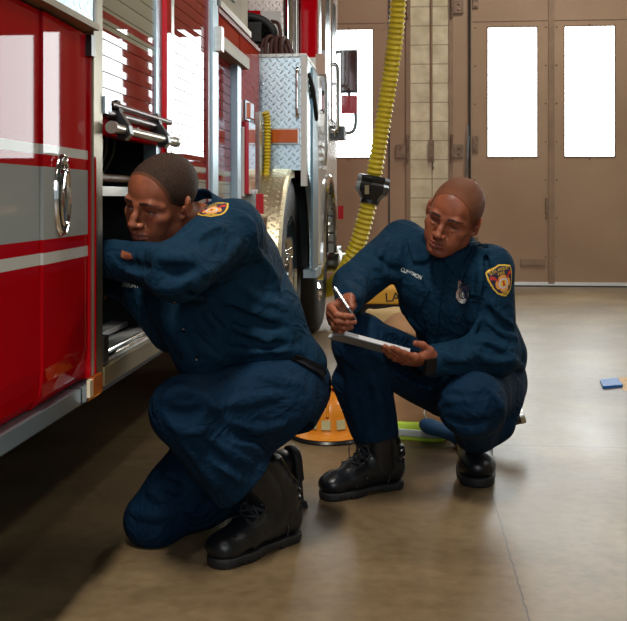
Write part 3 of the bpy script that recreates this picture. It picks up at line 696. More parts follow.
class Field:
    """Signed distance on a grid; shapes are blended in, carved out and meshed."""
    def __init__(s, lo, hi, h):
        s.h = h; s.lo = np.array(lo, float); s.n = np.ceil((np.array(hi, float) - s.lo) / h).astype(int) + 1
        s.d = np.full(tuple(s.n), .5, np.float32)
        s.ax = [(s.lo[i] + np.arange(s.n[i]) * h).astype(np.float32) for i in range(3)]
        s.M = np.eye(3); s.T = np.zeros(3); s.S = 1.0
    def frame(s, M=None, T=None, S=1.0):
        """Local frame of what follows: world = M @ (local * S) + T."""
        s.M = np.eye(3) if M is None else np.array(M, float); s.T = np.zeros(3) if T is None else np.array(T, float); s.S = S
    def w(s, p): return s.M @ (np.array(p, float) * s.S) + s.T
    def region(s, lo, hi):
        i0 = np.clip(np.floor((lo - s.lo) / s.h).astype(int), 0, s.n); i1 = np.clip(np.ceil((hi - s.lo) / s.h).astype(int) + 1, 0, s.n)
        if (i1 <= i0).any(): return None
        sl = tuple(slice(a, b) for a, b in zip(i0, i1))
        X, Y, Z = np.meshgrid(s.ax[0][sl[0]], s.ax[1][sl[1]], s.ax[2][sl[2]], indexing='ij', sparse=True)
        return sl, X, Y, Z
    def mix(s, sl, d, op, k):
        a = s.d[sl]
        if op == '+':
            r = np.minimum(a, d)
            if k > 0: h = np.maximum(k - np.abs(a - d), 0) / k; r = r - h * h * k * .25
        elif op == '-':
            r = np.maximum(a, -d)
            if k > 0: h = np.maximum(k - np.abs(a + d), 0) / k; r = r + h * h * k * .25
        elif op == '&':
            r = np.maximum(a, d)
        s.d[sl] = r
    def cap(s, a, b, ra, rb=None, k=.01, op='+', flat=None, fl=1.0):
        """Tapered capsule a-b; flat = axis (local) along which it is squeezed by the factor fl (<1 thinner)."""
        rb = ra if rb is None else rb
        A, B = s.w(a), s.w(b); ra *= s.S; rb *= s.S
        m = max(ra, rb) + k + 3 * s.h
        q = s.region(np.minimum(A, B) - m, np.maximum(A, B) + m)
        if q is None: return
        sl, X, Y, Z = q
        D = B - A; L2 = max(D @ D, 1e-12)
        px, py, pz = X - A[0], Y - A[1], Z - A[2]
        t = np.clip((px * D[0] + py * D[1] + pz * D[2]) / L2, 0, 1)
        qx, qy, qz = px - t * D[0], py - t * D[1], pz - t * D[2]
        r = ra + (rb - ra) * t
        if flat is not None:
            f = s.M @ np.array(flat, float); f = f - D * (f @ D) / L2; f /= max(1e-9, np.linalg.norm(f))
            c = qx * f[0] + qy * f[1] + qz * f[2]; e = (1 / (fl * fl) - 1) * c * c
            d = np.sqrt(qx * qx + qy * qy + qz * qz + e) - r
            d = d * (.5 + .5 * fl)
        else: d = np.sqrt(qx * qx + qy * qy + qz * qz) - r
        s.mix(sl, d.astype(np.float32), op, k * 1.0)
    def ell(s, c, r, R=None, k=.01, op='+'):
        """Ellipsoid; R optional local rotation (3x3)."""
        C = s.w(c); r = np.array(r, float) * s.S; A = s.M if R is None else s.M @ np.array(R, float)
        ext = np.sqrt(((A * r) ** 2).sum(1)) + k + 3 * s.h
        q = s.region(C - ext, C + ext)
        if q is None: return
        sl, X, Y, Z = q
        px, py, pz = X - C[0], Y - C[1], Z - C[2]
        l = [(px * A[0, i] + py * A[1, i] + pz * A[2, i]) for i in range(3)]
        k0 = np.sqrt(sum((l[i] / r[i]) ** 2 for i in range(3))); k1 = np.sqrt(sum((l[i] / (r[i] ** 2)) ** 2 for i in range(3)))
        d = k0 * (k0 - 1) / np.maximum(k1, 1e-6)
        s.mix(sl, d.astype(np.float32), op, k)
    def rbox(s, c, r, rad, R=None, k=.005, op='+'):
        C = s.w(c); r = np.array(r, float) * s.S; A = s.M if R is None else s.M @ np.array(R, float)
        ext = np.abs(A) @ r + k + 3 * s.h
        q = s.region(C - ext, C + ext)
        if q is None: return
        sl, X, Y, Z = q
        px, py, pz = X - C[0], Y - C[1], Z - C[2]
        l = [np.abs(px * A[0, i] + py * A[1, i] + pz * A[2, i]) - (r[i] - rad) for i in range(3)]
        d = np.sqrt(sum(np.maximum(v, 0) ** 2 for v in l)) + np.minimum(np.maximum(np.maximum(l[0], l[1]), l[2]), 0) - rad
        s.mix(sl, d.astype(np.float32), op, k)
    def plane(s, p, nrm, op='&', k=0, near=None):
        """Keep (&) only what lies behind the plane, or within `near` metres of p cut what lies in front of it."""
        P = s.w(p); N = s.M @ np.array(nrm, float); N /= np.linalg.norm(N)
        q = s.region(P - (near or 9), P + (near or 9))
        if q is None: return
        sl, X, Y, Z = q
        d = (X - P[0]) * N[0] + (Y - P[1]) * N[1] + (Z - P[2]) * N[2]
        if near:
            dd = np.sqrt((X - P[0]) ** 2 + (Y - P[1]) ** 2 + (Z - P[2]) ** 2)
            d = np.where(dd < near, d, -1.)
        s.mix(sl, np.broadcast_to(d, s.d[sl].shape).astype(np.float32), '&', 0)
    def noise(s, amp, scale, seed=0, stretch=None, M=None):
        """Swell the surface by a few random waves."""
        rg = np.random.RandomState(seed)
        X, Y, Z = np.meshgrid(*s.ax, indexing='ij', sparse=True)
        m = np.abs(s.d) < .03
        idx = np.where(m); x = s.ax[0][idx[0]]; y = s.ax[1][idx[1]]; z = s.ax[2][idx[2]]; acc = np.zeros(len(x))
        for i in range(10):
            v = rg.normal(size=3)
            if stretch is not None: v = v * np.array(stretch)
            v = v / np.linalg.norm(v) * scale * rg.uniform(.6, 1.8); acc += np.sin(x * v[0] + y * v[1] + z * v[2] + rg.uniform(0, 7)) / 10 ** .5
        s.d[idx] += (amp * acc).astype(np.float32)
    def sample(s, p):
        q = (np.array(p) - s.lo) / s.h; i = np.floor(q).astype(int)
        if (i < 0).any() or (i >= s.n - 1).any(): return .5
        f = q - i; c = s.d[i[0]:i[0] + 2, i[1]:i[1] + 2, i[2]:i[2] + 2]
        c = c[0] * (1 - f[0]) + c[1] * f[0]; c = c[0] * (1 - f[1]) + c[1] * f[1]; return float(c[0] * (1 - f[2]) + c[1] * f[2])
    def grad(s, p):
        e = s.h; g = np.array([s.sample(np.array(p) + e * np.eye(3)[i]) - s.sample(np.array(p) - e * np.eye(3)[i]) for i in range(3)])
        return g / max(1e-9, np.linalg.norm(g))
    def look(s, px, py, d0=1.5, d1=4.2):
        """First surface met from the viewing point through a place in the photo."""
        o = np.array(W(px, py, d0)); e = np.array(W(px, py, d1)); L = np.linalg.norm(e - o); u = (e - o) / L; t = 0
        while t < L:
            p = o + u * t; d = s.sample(p)
            if d < .0005: return p
            t += min(max(d * .7, .0015), .02) if d < .4 else .02
        return None
    def crease(s, pts, r=.010, k=.012, sink=.45, op='+', taper=True):
        """A fold running over the surface through places given in the photo."""
        P = [s.look(*p) for p in pts]; P = [p for p in P if p is not None]
        if len(P) < 2: return
        G = [s.grad(p) for p in P]
        sg = -1 if op == '+' else 1
        Q = [Vector(p + g * sg * r * sink) for p, g in zip(P, G)]
        Q = spline(Q, 5) if len(Q) > 2 else [Q[0].lerp(Q[1], t / 6) for t in range(7)]
        n = len(Q); r *= 1.15; k *= .7
        old = (s.M, s.T, s.S); s.frame()
        for i in range(n - 1):
            f = lambda i: r * (.35 + .65 * math.sin(PI * (i + .5) / n) ** .6) if taper else r
            s.cap(Q[i], Q[i + 1], f(i), f(i + 1), k=k, op=op)
        s.M, s.T, s.S = old
    def mesh(s, smooth=1):
        """Surface nets."""
        d = s.d; neg = d < 0; n = s.n
        c = [neg[i:n[0] - 1 + i, j:n[1] - 1 + j, k:n[2] - 1 + k] for i in (0, 1) for j in (0, 1) for k in (0, 1)]
        cnt = sum(x.astype(np.int8) for x in c); act = (cnt > 0) & (cnt < 8)
        ids = np.full(act.shape, -1, np.int64); I = np.array(np.where(act)).T; ids[act] = np.arange(len(I))
        off = np.array([(i, j, k) for i in (0, 1) for j in (0, 1) for k in (0, 1)])
        val = np.array([d[I[:, 0] + o[0], I[:, 1] + o[1], I[:, 2] + o[2]] for o in off])
        acc = np.zeros((len(I), 3)); w = np.zeros(len(I))
        for a in range(8):
            for b in range(a + 1, 8):
                if np.abs(off[a] - off[b]).sum() != 1: continue
                va, vb = val[a], val[b]; m = (va < 0) != (vb < 0)
                t = np.where(m, va / np.where(va == vb, 1, va - vb), 0)
                acc += np.where(m[:, None], off[a] + t[:, None] * (off[b] - off[a]), 0); w += m
        V = (I + acc / w[:, None]) * s.h + s.lo
        Fs = []
        for ax in range(3):
            o = [0, 0, 0]; o[ax] = 1
            sa = [slice(0, n[i] - 1) for i in range(3)]; sb = [slice(o[i], n[i] - 1 + o[i]) for i in range(3)]
            A, B = neg[tuple(sa)], neg[tuple(sb)]; E = np.array(np.where(A != B)).T
            u, v = (ax + 1) % 3, (ax + 2) % 3; E = E[(E[:, u] > 0) & (E[:, v] > 0)]
            fl = neg[E[:, 0], E[:, 1], E[:, 2]]
            def cid(du, dv):
                q = E.copy(); q[:, u] -= du; q[:, v] -= dv; return ids[q[:, 0], q[:, 1], q[:, 2]]
            Q = np.stack([cid(1, 1), cid(0, 1), cid(0, 0), cid(1, 0)], 1); Q[~fl] = Q[~fl][:, ::-1]
            Fs.append(Q[(Q >= 0).all(1)])
        Fc = np.concatenate(Fs)
        if smooth:
            E = np.concatenate([Fc[:, [0, 1]], Fc[:, [1, 2]], Fc[:, [2, 3]], Fc[:, [3, 0]]])
            for _ in range(smooth):
                sm = np.zeros_like(V); ct = np.zeros(len(V))
                for i in range(3): sm[:, i] = np.bincount(E[:, 0], V[E[:, 1], i], len(V)) + np.bincount(E[:, 1], V[E[:, 0], i], len(V))
                ct = np.bincount(E[:, 0], minlength=len(V)) + np.bincount(E[:, 1], minlength=len(V))
                V = V * .5 + .5 * sm / np.maximum(ct, 1)[:, None]
        return V, Fc

def solid(name, parts, mats, parent=None, tint=None, origin=None):
    """One smooth mesh from meshed fields; tint(V) gives a per-vertex value for the material, material index per part."""
    Vs, Fs, mi = [], [], []; o = 0
    for j, p in enumerate(parts):
        V, Fc = p[:2]; Vs.append(V); Fs.append(Fc + o); mi.append(np.full(len(Fc), p[2] if len(p) > 2 else 0)); o += len(V)
    V = np.concatenate(Vs); Fc = np.concatenate(Fs); mi = np.concatenate(mi)
    off = np.zeros(3)
    if parent is not None:
        p = parent
        while p is not None: off += np.array(p.location); p = p.parent
    elif origin is not None: off = np.array(origin, float)
    me = bpy.data.meshes.new(name)
    me.vertices.add(len(V)); me.vertices.foreach_set('co', (V - off).astype(np.float32).ravel())
    me.loops.add(len(Fc) * 4); me.loops.foreach_set('vertex_index', Fc.astype(np.int32).ravel())
    me.polygons.add(len(Fc)); me.polygons.foreach_set('loop_start', np.arange(0, len(Fc) * 4, 4, dtype=np.int32))
    me.polygons.foreach_set('material_index', mi.astype(np.int32)); me.polygons.foreach_set('use_smooth', np.ones(len(Fc), bool))
    for m in (mats if isinstance(mats, (list, tuple)) else [mats]): me.materials.append(m)
    me.update(calc_edges=True); me.validate()
    if tint is not None:
        at = me.attributes.new('tint', 'FLOAT', 'POINT'); at.data.foreach_set('value', tint.astype(np.float32))
    ob = bpy.data.objects.new(name, me); COL.objects.link(ob)
    if parent is not None: ob.parent = parent
    else: ob.location = off
    return ob

# ---------------------------------------------------------------- heads and hands
def rotm(yaw=0, pitch=0, roll=0):
    """Head frame: +y looks ahead, +x its own left... turned by yaw about z, then pitch about its x, then roll about its y (degrees)."""
    return np.array((Matrix.Rotation(math.radians(yaw), 3, 'Z') @ Matrix.Rotation(math.radians(pitch), 3, 'X') @ Matrix.Rotation(math.radians(roll), 3, 'Y')))

def head_field(M, T, S=1.0, h=.0022, lids=.5, jaw=1.0, squint=0.):
    """Head with neck stub. Local +y forward, +z up, x sideways. Returns the field."""
    T = np.array(T, float); e = .20 * S
    f = Field(T - e, T + e, h); f.frame(M, T, S)
    E, C = f.ell, f.cap
    E((0, -.018, .034), (.0745, .094, .082), k=0)
    E((0, .028, .036), (.060, .060, .064), k=.02)
    E((0, .030, -.028), (.057, .054, .076), k=.025)
    for s in (-1, 1):
        C((s * .055, .000, -.030), (s * .048, .006, -.062), .017, .014, k=.02)
        C((s * .048, .006, -.062), (s * .018, .066, -.096 * jaw), .014, .014, k=.022)
        E((s * .045, .056, -.020), (.020, .020, .016), k=.022)         # cheekbone
        E((s * .034, .062, -.052), (.020, .018, .024), k=.02)
    E((0, .074, -.096 * jaw), (.022, .016, .016), k=.018)                # chin
    E((0, .04, -.085), (.036, .040, .020), k=.02)
    for s in (-1, 1):
        C((s * .010, .083, .016), (s * .034, .079, .0195), .0085, .0078, k=.012)   # brow ridge
        C((s * .034, .079, .0195), (s * .053, .058, .012), .0078, .006, k=.012)
    for s in (-1, 1):
        E((s * .032, .092, .001), (.0175, .014, .0115), k=.010, op='-')   # socket
        E((s * .015, .092, -.004), (.006, .010, .012), k=.010, op='-')
    for s in (-1, 1):
        E((s * .0315, .0665, .000), (.0150, .0142, .0135), k=.004)       # lids over the ball
        C((s * .019, .0795, .0095), (s * .031, .0835, .0115), .0030, .0032, k=.004)
        C((s * .031, .0835, .0115), (s * .045, .0745, .0065), .0032, .0024, k=.004)
        C((s * .020, .0775, -.0085), (s * .032, .0800, -.0115), .0024, .0026, k=.004)
        C((s * .032, .0800, -.0115), (s * .044, .0735, -.0075), .0026, .002, k=.004)
    # eye slits
    op = .0042 * lids
    for s in (-1, 1):
        z = -.0010 - .0035 * (1 - lids)
        E((s * .0315, .082, z), (.0122, .013, max(op, .0011)), k=.0012, op='-')
    # nose
    C((0, .084, .012), (0, .100, -.012), .0070, .0078, k=.010)
    C((0, .100, -.012), (0, .1085, -.028), .0078, .0098, k=.008)
    E((0, .108, -.0305), (.0115, .0095, .0085), k=.006)
    for s in (-1, 1):
        E((s * .0142, .0955, -.0335), (.0078, .0100, .0075), k=.006)
        E((s * .0080, .1010, -.0425), (.0032, .0050, .0030), k=.002, op='-')
        C((s * .0175, .084, -.0250), (s * .0265, .076, -.052), .0028, .0018, k=.006, op='-')   # cheek fold
    # mouth
    E((0, .068, -.062), (.031, .026, .025), k=.016)
    for s in (-1, 1):
        C((0, .0965, -.0570), (s * .010, .0950, -.0565), .0050, .0052, k=.005)
        C((s * .010, .0950, -.0565), (s * .0245, .0835, -.0622), .0052, .0026, k=.005)
        C((0, .0945, -.0690), (s * .010, .0925, -.0690), .0066, .0060, k=.005)
        C((s * .010, .0925, -.0690), (s * .0235, .0830, -.0640), .0060, .0026, k=.005)
        C((0, .1030, -.0625), (s * .012, .1000, -.0622), .0016, .0016, k=.003, op='-')
        C((s * .012, .1000, -.0622), (s * .0255, .0865, -.0632), .0016, .0018, k=.003, op='-')
    C((0, .0985, -.046), (0, .1000, -.053), .0018, .0022, k=.004, op='-')      # philtrum
    C((-.014, .0900, -.0805), (.014, .0900, -.0805), .0040, k=.010, op='-')     # under the lip
    # ears
    for s in (-1, 1):
        R = rotm(s * -34, 0, 0) @ rotm(0, -10, s * 8)
        E((s * .0775, -.010, -.006), (.0075, .0205, .0310), R=R, k=.006)
        E((s * .0870, -.005, -.002), (.0060, .0125, .0200), R=R, k=.004, op='-')
        C((s * .0740, .006, -.012), (s * .0765, .004, .000), .0040, .0035, k=.003)
        E((s * .0775, -.008, .006), (.0040, .006, .013), R=R, k=.004)
        E((s * .0740, .002, -.028), (.0045, .0075, .0075), k=.005)
    return f

def head_tint(V, M, T, S, beard=.0):
    """0 skin, 1 lips, 2 brow hair; read off the head's own coordinates."""
    L = ((V - np.array(T)) @ np.array(M)) / S; x, y, z = np.abs(L[:, 0]), L[:, 1], L[:, 2]
    t = np.zeros(len(V))
    lip = np.clip(1 - np.sqrt((x / .025) ** 2 + ((z + .0632) / (.0112 * np.clip(1 - (x / .030) ** 2, .1, 1))) ** 2), 0, 1) * (y > .07)
    t = np.clip(lip * 4, 0, 1)
    zc = .0215 + .10 * (x - .012) * (x < .036) - .30 * (x - .036) * (x >= .036) + .0024 * (x >= .036)
    br = ((np.abs(z - zc) < .0040 * np.clip((.060 - x) / .03, .25, 1)) & (x > .010) & (x < .056) & (y > .04))
    t[br] = 2
    lash = (y > .07) & (np.abs(x - .0315) < .0135) & (np.abs(z - .0025 + .22 * ((x - .0315) ** 2) / .012) < .0020)
    t[lash & (t == 0)] = 1.8
    return t

def hair_field(M, T, S, h=.0024, line=.062, fade=.0):
    """Close cropped hair: a skin over the skull down to the hairline."""
    T = np.array(T, float); e = .14 * S
    f = Field(T - e, T + e, h); f.frame(M, T, S)
    g = .0013
    f.ell((0, -.018, .034), (.0745 + g, .094 + g, .082 + g), k=0)
    f.ell((0, .028, .036), (.060 + g, .060 + g, .064 + g), k=.02)
    # keep only behind and above the hairline
    f.plane((0, .070, line), (0, 1.0, -.42))
    f.plane((0, .046, .030), (0, .94, -.34))
    f.plane((0, .0, -.024), (0, .6, -.8))
    f.plane((0, -.03, -.055), (0, .05, -1))
    return f
def hair_tint(V, M, T, S, line, fade):
    L = ((V - np.array(T)) @ np.array(M)) / S; y, z = L[:, 1], L[:, 2]
    d = np.minimum(-((y - .070) * 1.0 - .42 * (z - line)) / 1.085, -((y - .046) * .94 - .34 * (z - .030)))
    d = np.minimum(d, -(.6 * y - .8 * (z + .024))); d = np.minimum(d, (z + .056))
    return np.clip(d / fade, 0, 1)

def hand_field(f, wrist, along, palm_n, thumb_side, curls, thumb, S=1.0, spread=.0):
    """Build a hand into a field. along = wrist to knuckles, palm_n = out of the palm, thumb_side = towards the thumb.
    curls: four triples of bend degrees (index..little); thumb: (list of three points in hand coordinates)."""
    a = Vector(along).normalized(); n = Vector(palm_n); n = (n - a * n.dot(a)).normalized(); t = Vector(thumb_side); t = (t - a * t.dot(a) - n * t.dot(n)).normalized()
    M = np.array([[a[i], t[i], n[i]] for i in range(3)])     # local x along, y thumb side, z palm side
    f.frame(M, np.array(wrist, float), S)
    C, E = f.cap, f.ell
    C((-.012, 0, 0), (.008, 0, 0), .025, .025, k=.01, flat=(0, 0, 1), fl=.78)
    for y, L in ((.028, .092), (.009, .095), (-.010, .091), (-.028, .084)):
        C((.010, y * .62, 0), (L, y, -.002), .0155, .0122, k=.012)
    E((.030, .026, .010), (.034, .018, .016), k=.014)       # thenar
    E((.035, -.026, .008), (.034, .013, .013), k=.012)
    tips = []
    fl = (.046, .026, .021), (.050, .030, .022), (.046, .028, .021), (.036, .021, .019)
    for i, (y, L) in enumerate(((.028, .092), (.009, .095), (-.010, .091), (-.028, .084))):
        p = Vector((L, y, -.002)); ang = 0; sp = spread * (1.5 - i) + (curls[i][3] if len(curls[i]) > 3 else 0)
        rr = [.0105, .0094, .0086, .0074] if i < 3 else [.0094, .0084, .0076, .0066]
        for j in range(3):
            ang += math.radians(curls[i][j])
            q = p + Vector((math.cos(ang) * math.cos(math.radians(sp)), math.sin(math.radians(sp)), math.sin(ang) * math.cos(math.radians(sp)))) * fl[i][j]
            C(p, q, rr[j], rr[j + 1], k=.0045 if j else .008)
            C(p, p, rr[j] * 1.08, k=.004)
            p = q
        tips.append(f.w(p))
    r = [.0150, .0118, .0102, .0086]
    for j in range(len(thumb) - 1): C(thumb[j], thumb[j + 1], r[j], r[j + 1], k=.006 if j else .014)
    tips.append(f.w(thumb[-1]))
    f.frame()
    return tips
# ================================================================ skin, hair, eyes
def skin_mat():
    m = mat('brown_skin', (.20, .070, .034), rough=.46, spec=.4)
    n, l = nodes_of(m); b = n['Principled BSDF']
    b.inputs['Subsurface Weight'].default_value = .12; b.inputs['Subsurface Radius'].default_value = (.02, .007, .004); b.inputs['Subsurface Scale'].default_value = .5
    t = n.new('ShaderNodeTexNoise'); t.inputs['Scale'].default_value = 24; t.inputs['Detail'].default_value = 5
    tc = n.new('ShaderNodeTexCoord'); l.new(tc.outputs['Object'], t.inputs['Vector'])
    r = n.new('ShaderNodeValToRGB'); r.color_ramp.elements[0].position = .3; r.color_ramp.elements[1].position = .7
    r.color_ramp.elements[0].color = (.20, .058, .028, 1); r.color_ramp.elements[1].color = (.33, .105, .050, 1); l.new(t.outputs['Fac'], r.inputs['Fac'])
    at = n.new('ShaderNodeAttribute'); at.attribute_name = 'tint'
    m1 = n.new('ShaderNodeMix'); m1.data_type = 'RGBA'; c1 = math_node(n, l, 'MULTIPLY', math_node(n, l, 'MINIMUM', at.outputs['Fac'], 1.), .65)
    l.new(c1, m1.inputs[0]); l.new(r.outputs['Color'], m1.inputs[6]); m1.inputs[7].default_value = (.20, .062, .055, 1)
    m2 = n.new('ShaderNodeMix'); m2.data_type = 'RGBA'
    c2 = math_node(n, l, 'MINIMUM', math_node(n, l, 'MAXIMUM', math_node(n, l, 'SUBTRACT', at.outputs['Fac'], 1.), 0.), .9)
    l.new(c2, m2.inputs[0]); l.new(m1.outputs[2], m2.inputs[6]); m2.inputs[7].default_value = (.012, .007, .005, 1)
    l.new(m2.outputs[2], b.inputs['Base Color'])
    t2 = n.new('ShaderNodeTexNoise'); t2.inputs['Scale'].default_value = 420; l.new(tc.outputs['Object'], t2.inputs['Vector'])
    bp = n.new('ShaderNodeBump'); bp.inputs['Strength'].default_value = .10; bp.inputs['Distance'].default_value = .001
    l.new(t2.outputs['Fac'], bp.inputs['Height']); l.new(bp.outputs[0], b.inputs['Normal'])
    return m
m_skin = skin_mat()
def hair_mat():
    m = mat('cropped_black_hair', (.03, .018, .013), rough=.6, spec=.15, bump=.4, bscale=700)
    n, l = nodes_of(m); b = n['Principled BSDF']
    at = n.new('ShaderNodeAttribute'); at.attribute_name = 'tint'
    tc = n.new('ShaderNodeTexCoord'); t = n.new('ShaderNodeTexNoise'); t.inputs['Scale'].default_value = 330; t.inputs['Detail'].default_value = 2
    l.new(tc.outputs['Object'], t.inputs['Vector'])
    r = n.new('ShaderNodeValToRGB'); r.color_ramp.elements[0].position = .38; r.color_ramp.elements[1].position = .66
    r.color_ramp.elements[0].color = (.020, .012, .009, 1); r.color_ramp.elements[1].color = (.058, .030, .018, 1); l.new(t.outputs['Fac'], r.inputs['Fac'])
    q = n.new('ShaderNodeMix'); q.data_type = 'RGBA'; l.new(at.outputs['Fac'], q.inputs[0]); q.inputs[6].default_value = (.19, .068, .034, 1); l.new(r.outputs['Color'], q.inputs[7])
    l.new(q.outputs[2], b.inputs['Base Color']); return m
m_hair = hair_mat()
m_eyew = mat('eye_white', (.38, .33, .30), rough=.15)
m_iris = mat('dark_iris', (.010, .005, .003), rough=.05, coat=1.)
m_nail = mat('finger_nail', (.42, .22, .16), rough=.25)
def eyes(M, T, S, parent, gaze):
    """Two eyeballs, each a white with a dark iris facing along gaze (head coordinates)."""
    M = np.array(M); T = np.array(T, float); g = Vector(gaze).normalized()
    for s in (-1, 1):
        c = Vector(T + M @ (np.array((s * .0315, .0665, .0)) * S)); gw = Vector(M @ np.array(g)); R = .0128 * S
        bm = NB(); prof = [(-R * math.cos(a), R * math.sin(a)) for a in np.linspace(0, PI * .86, 14)]
        prof[0] = (-R, 0); lathe(bm, c, gw, prof, 20); e = .44 * R
        lathe(bm, c, gw, [(R * .905, e), (R * .97, e * .8), (R * 1.01, 0)], 20, mi=1)
        put('eye', bm, [m_eyew, m_iris], parent, smooth=True, auto=False)
# ================================================================ cloth, leather and what is worn
def cloth_mat(name, c1, c2, wob=.0):
    m = mat(name, c1, rough=.8, spec=.12, sheen=.0)
    n, l = nodes_of(m); b = n['Principled BSDF']; b.inputs['Sheen Tint'].default_value = (.2, .5, .8, 1)
    tc = n.new('ShaderNodeTexCoord'); t = n.new('ShaderNodeTexNoise'); t.inputs['Scale'].default_value = 5; t.inputs['Detail'].default_value = 6
    l.new(tc.outputs['Object'], t.inputs['Vector'])
    r = n.new('ShaderNodeValToRGB'); r.color_ramp.elements[0].position = .3; r.color_ramp.elements[1].position = .7
    r.color_ramp.elements[0].color = (*c1, 1); r.color_ramp.elements[1].color = (*c2, 1)
    l.new(t.outputs['Fac'], r.inputs['Fac']); l.new(r.outputs['Color'], b.inputs['Base Color'])
    t2 = n.new('ShaderNodeTexNoise'); t2.inputs['Scale'].default_value = 14; t2.inputs['Detail'].default_value = 4; t2.inputs['Distortion'].default_value = 1.2
    t3 = n.new('ShaderNodeTexNoise'); t3.inputs['Scale'].default_value = 500; t3.inputs['Detail'].default_value = 1
    for t_ in (t2, t3): l.new(tc.outputs['Object'], t_.inputs['Vector'])
    b1 = n.new('ShaderNodeBump'); b1.inputs['Strength'].default_value = .5; b1.inputs['Distance'].default_value = .018
    b2 = n.new('ShaderNodeBump'); b2.inputs['Strength'].default_value = .25; b2.inputs['Distance'].default_value = .0012
    l.new(t2.outputs['Fac'], b1.inputs['Height']); l.new(t3.outputs['Fac'], b2.inputs['Height']); rd = n.new('ShaderNodeTexNoise'); rd.inputs['Scale'].default_value = 11; rd.inputs['Detail'].default_value = 2.5; rd.inputs['Distortion'].default_value = .8; l.new(tc.outputs['Object'], rd.inputs['Vector'])
    rg = math_node(n, l, 'SUBTRACT', .12, math_node(n, l, 'MINIMUM', math_node(n, l, 'ABSOLUTE', math_node(n, l, 'SUBTRACT', rd.outputs['Fac'], .5)), .12))
    b3 = n.new('ShaderNodeBump'); b3.inputs['Strength'].default_value = .55; b3.inputs['Distance'].default_value = .05; l.new(rg, b3.inputs['Height']); l.new(b1.outputs[0], b3.inputs['Normal']); l.new(b3.outputs[0], b2.inputs['Normal']); l.new(b2.outputs[0], b.inputs['Normal'])
    return m
m_shirt = cloth_mat('navy_shirt_cloth', (.0030, .021, .046), (.0046, .029, .060))
m_pants = cloth_mat('navy_trouser_cloth', (.0020, .015, .039), (.0032, .022, .052))
m_leather = mat('black_boot_leather', (.006, .008, .011), rough=.33, spec=.5, bump=.35, bscale=30, rvar=.05, nscale=12)
m_sole = mat('boot_sole_rubber', (.010, .011, .012), rough=.65, bump=.2, bscale=80)
m_lace = mat('boot_lace', (.030, .034, .040), rough=.6)
m_eyelet = mat('worn_eyelet', (.25, .27, .28), rough=.3, metal=1.)
m_button = mat('navy_button', (.004, .006, .012), rough=.22, spec=.7)
m_silverthread = mat('silver_thread', (.55, .60, .60), rough=.6)
m_p_gold = mat('patch_gold', (.80, .50, .05), rough=.6); m_p_navy = mat('patch_navy', (.02, .016, .045), rough=.7)
m_p_red = mat('patch_red', (.55, .03, .03), rough=.6); m_p_pale = mat('patch_pale', (.62, .58, .66), rough=.6); m_p_orange = mat('patch_orange', (.80, .33, .06), rough=.6)
m_silver = mat('badge_silver', (.65, .68, .70), rough=.22, metal=1.)

def bvh_of(o):
    dg = bpy.context.evaluated_depsgraph_get(); me = o.data
    off = Vector((0, 0, 0)); p = o
    while p is not None: off += p.location; p = p.parent
    return BVHTree.FromPolygons([v.co + off for v in me.vertices], [tuple(p.vertices) for p in me.polygons])
def hitpx(b, px, py):
    o = W(px, py, 1.2); d = (W(px, py, 4) - o).normalized(); h = b.ray_cast(o, d)
    return (h[0], h[1]) if h[0] is not None else (None, None)
def pix_decal(name, pts, m, b, lift, parent, thick=.003, n=8, ux=1, uy=0):
    """Cloth piece whose outline is given in photo places, laid on the surface."""
    cx = sum(p[0] for p in pts) / len(pts); cy = sum(p[1] for p in pts) / len(pts)
    fr = frame_at(b, cx, cy, ux, uy, 6)
    if fr is None: return None
    p, u, v, nn = fr; eye = Vector((0, 0, CAMH)); out = []
    for x, y in pts:
        d = (W(x, y, 2.) - eye).normalized(); t = (p - eye).dot(nn) / d.dot(nn); q = eye + d * t - p; out.append((q.dot(u), q.dot(v)))
    return decal(name, out, m, fr, b, lift, parent, n=n, thick=thick)
def frame_at(b, px, py, ux, uy, blur=4, face=0.):
    """Surface point and frame there: u towards the photo direction (ux, uy), n outwards."""
    p, n = hitpx(b, px, py)
    if p is None: return None
    ns = Vector((0, 0, 0))
    for dx, dy in ((0, 0), (blur, 0), (-blur, 0), (0, blur), (0, -blur)):
        q, m = hitpx(b, px + dx, py + dy)
        if q is not None and (q - p).length < .06: ns += m
    n = ns.normalized()
    if n.dot(Vector((0, 0, CAMH)) - p) < 0: n = -n
    n = (n + (Vector((0, 0, CAMH)) - p).normalized() * face).normalized()
    q = W(px + ux, py + uy, (p - Vector((0, 0, CAMH))).length) - W(px, py, (p - Vector((0, 0, CAMH))).length)
    u = (q - n * q.dot(n)).normalized(); v = n.cross(u)
    return p, u, v, n
def cling(bm, fr, b, lift, size=1., thick=.0008, maxe=.006):
    """Lay a flat outline (x, y in metres) onto the surface; v points up the outline."""
    p, u, v, n = fr
    for _ in range(4):
        es = [e for e in bm.edges if e.calc_length() * size > maxe]
        if not es: break
        bmesh.ops.subdivide_edges(bm, edges=es, cuts=1)
        bmesh.ops.triangulate(bm, faces=[f for f in bm.faces if len(f.verts) > 4])
    for vt in bm.verts:
        q = p + u * (vt.co.x * size) + v * (vt.co.y * size); o = q + n * .06
        h = b.ray_cast(o, -n, .14)
        base = h[0] if h[0] is not None else q
        vt.co = base + n * (lift + vt.co.z)
    if thick:
        r = bmesh.ops.solidify(bm, geom=bm.faces[:], thickness=-thick)
    return bm
def poly_bm(pts, mi=0, z=0.):
    bm = NB(); f = bm.faces.new([bm.verts.new((x, y, z)) for x, y in pts]); f.material_index = mi; return bm
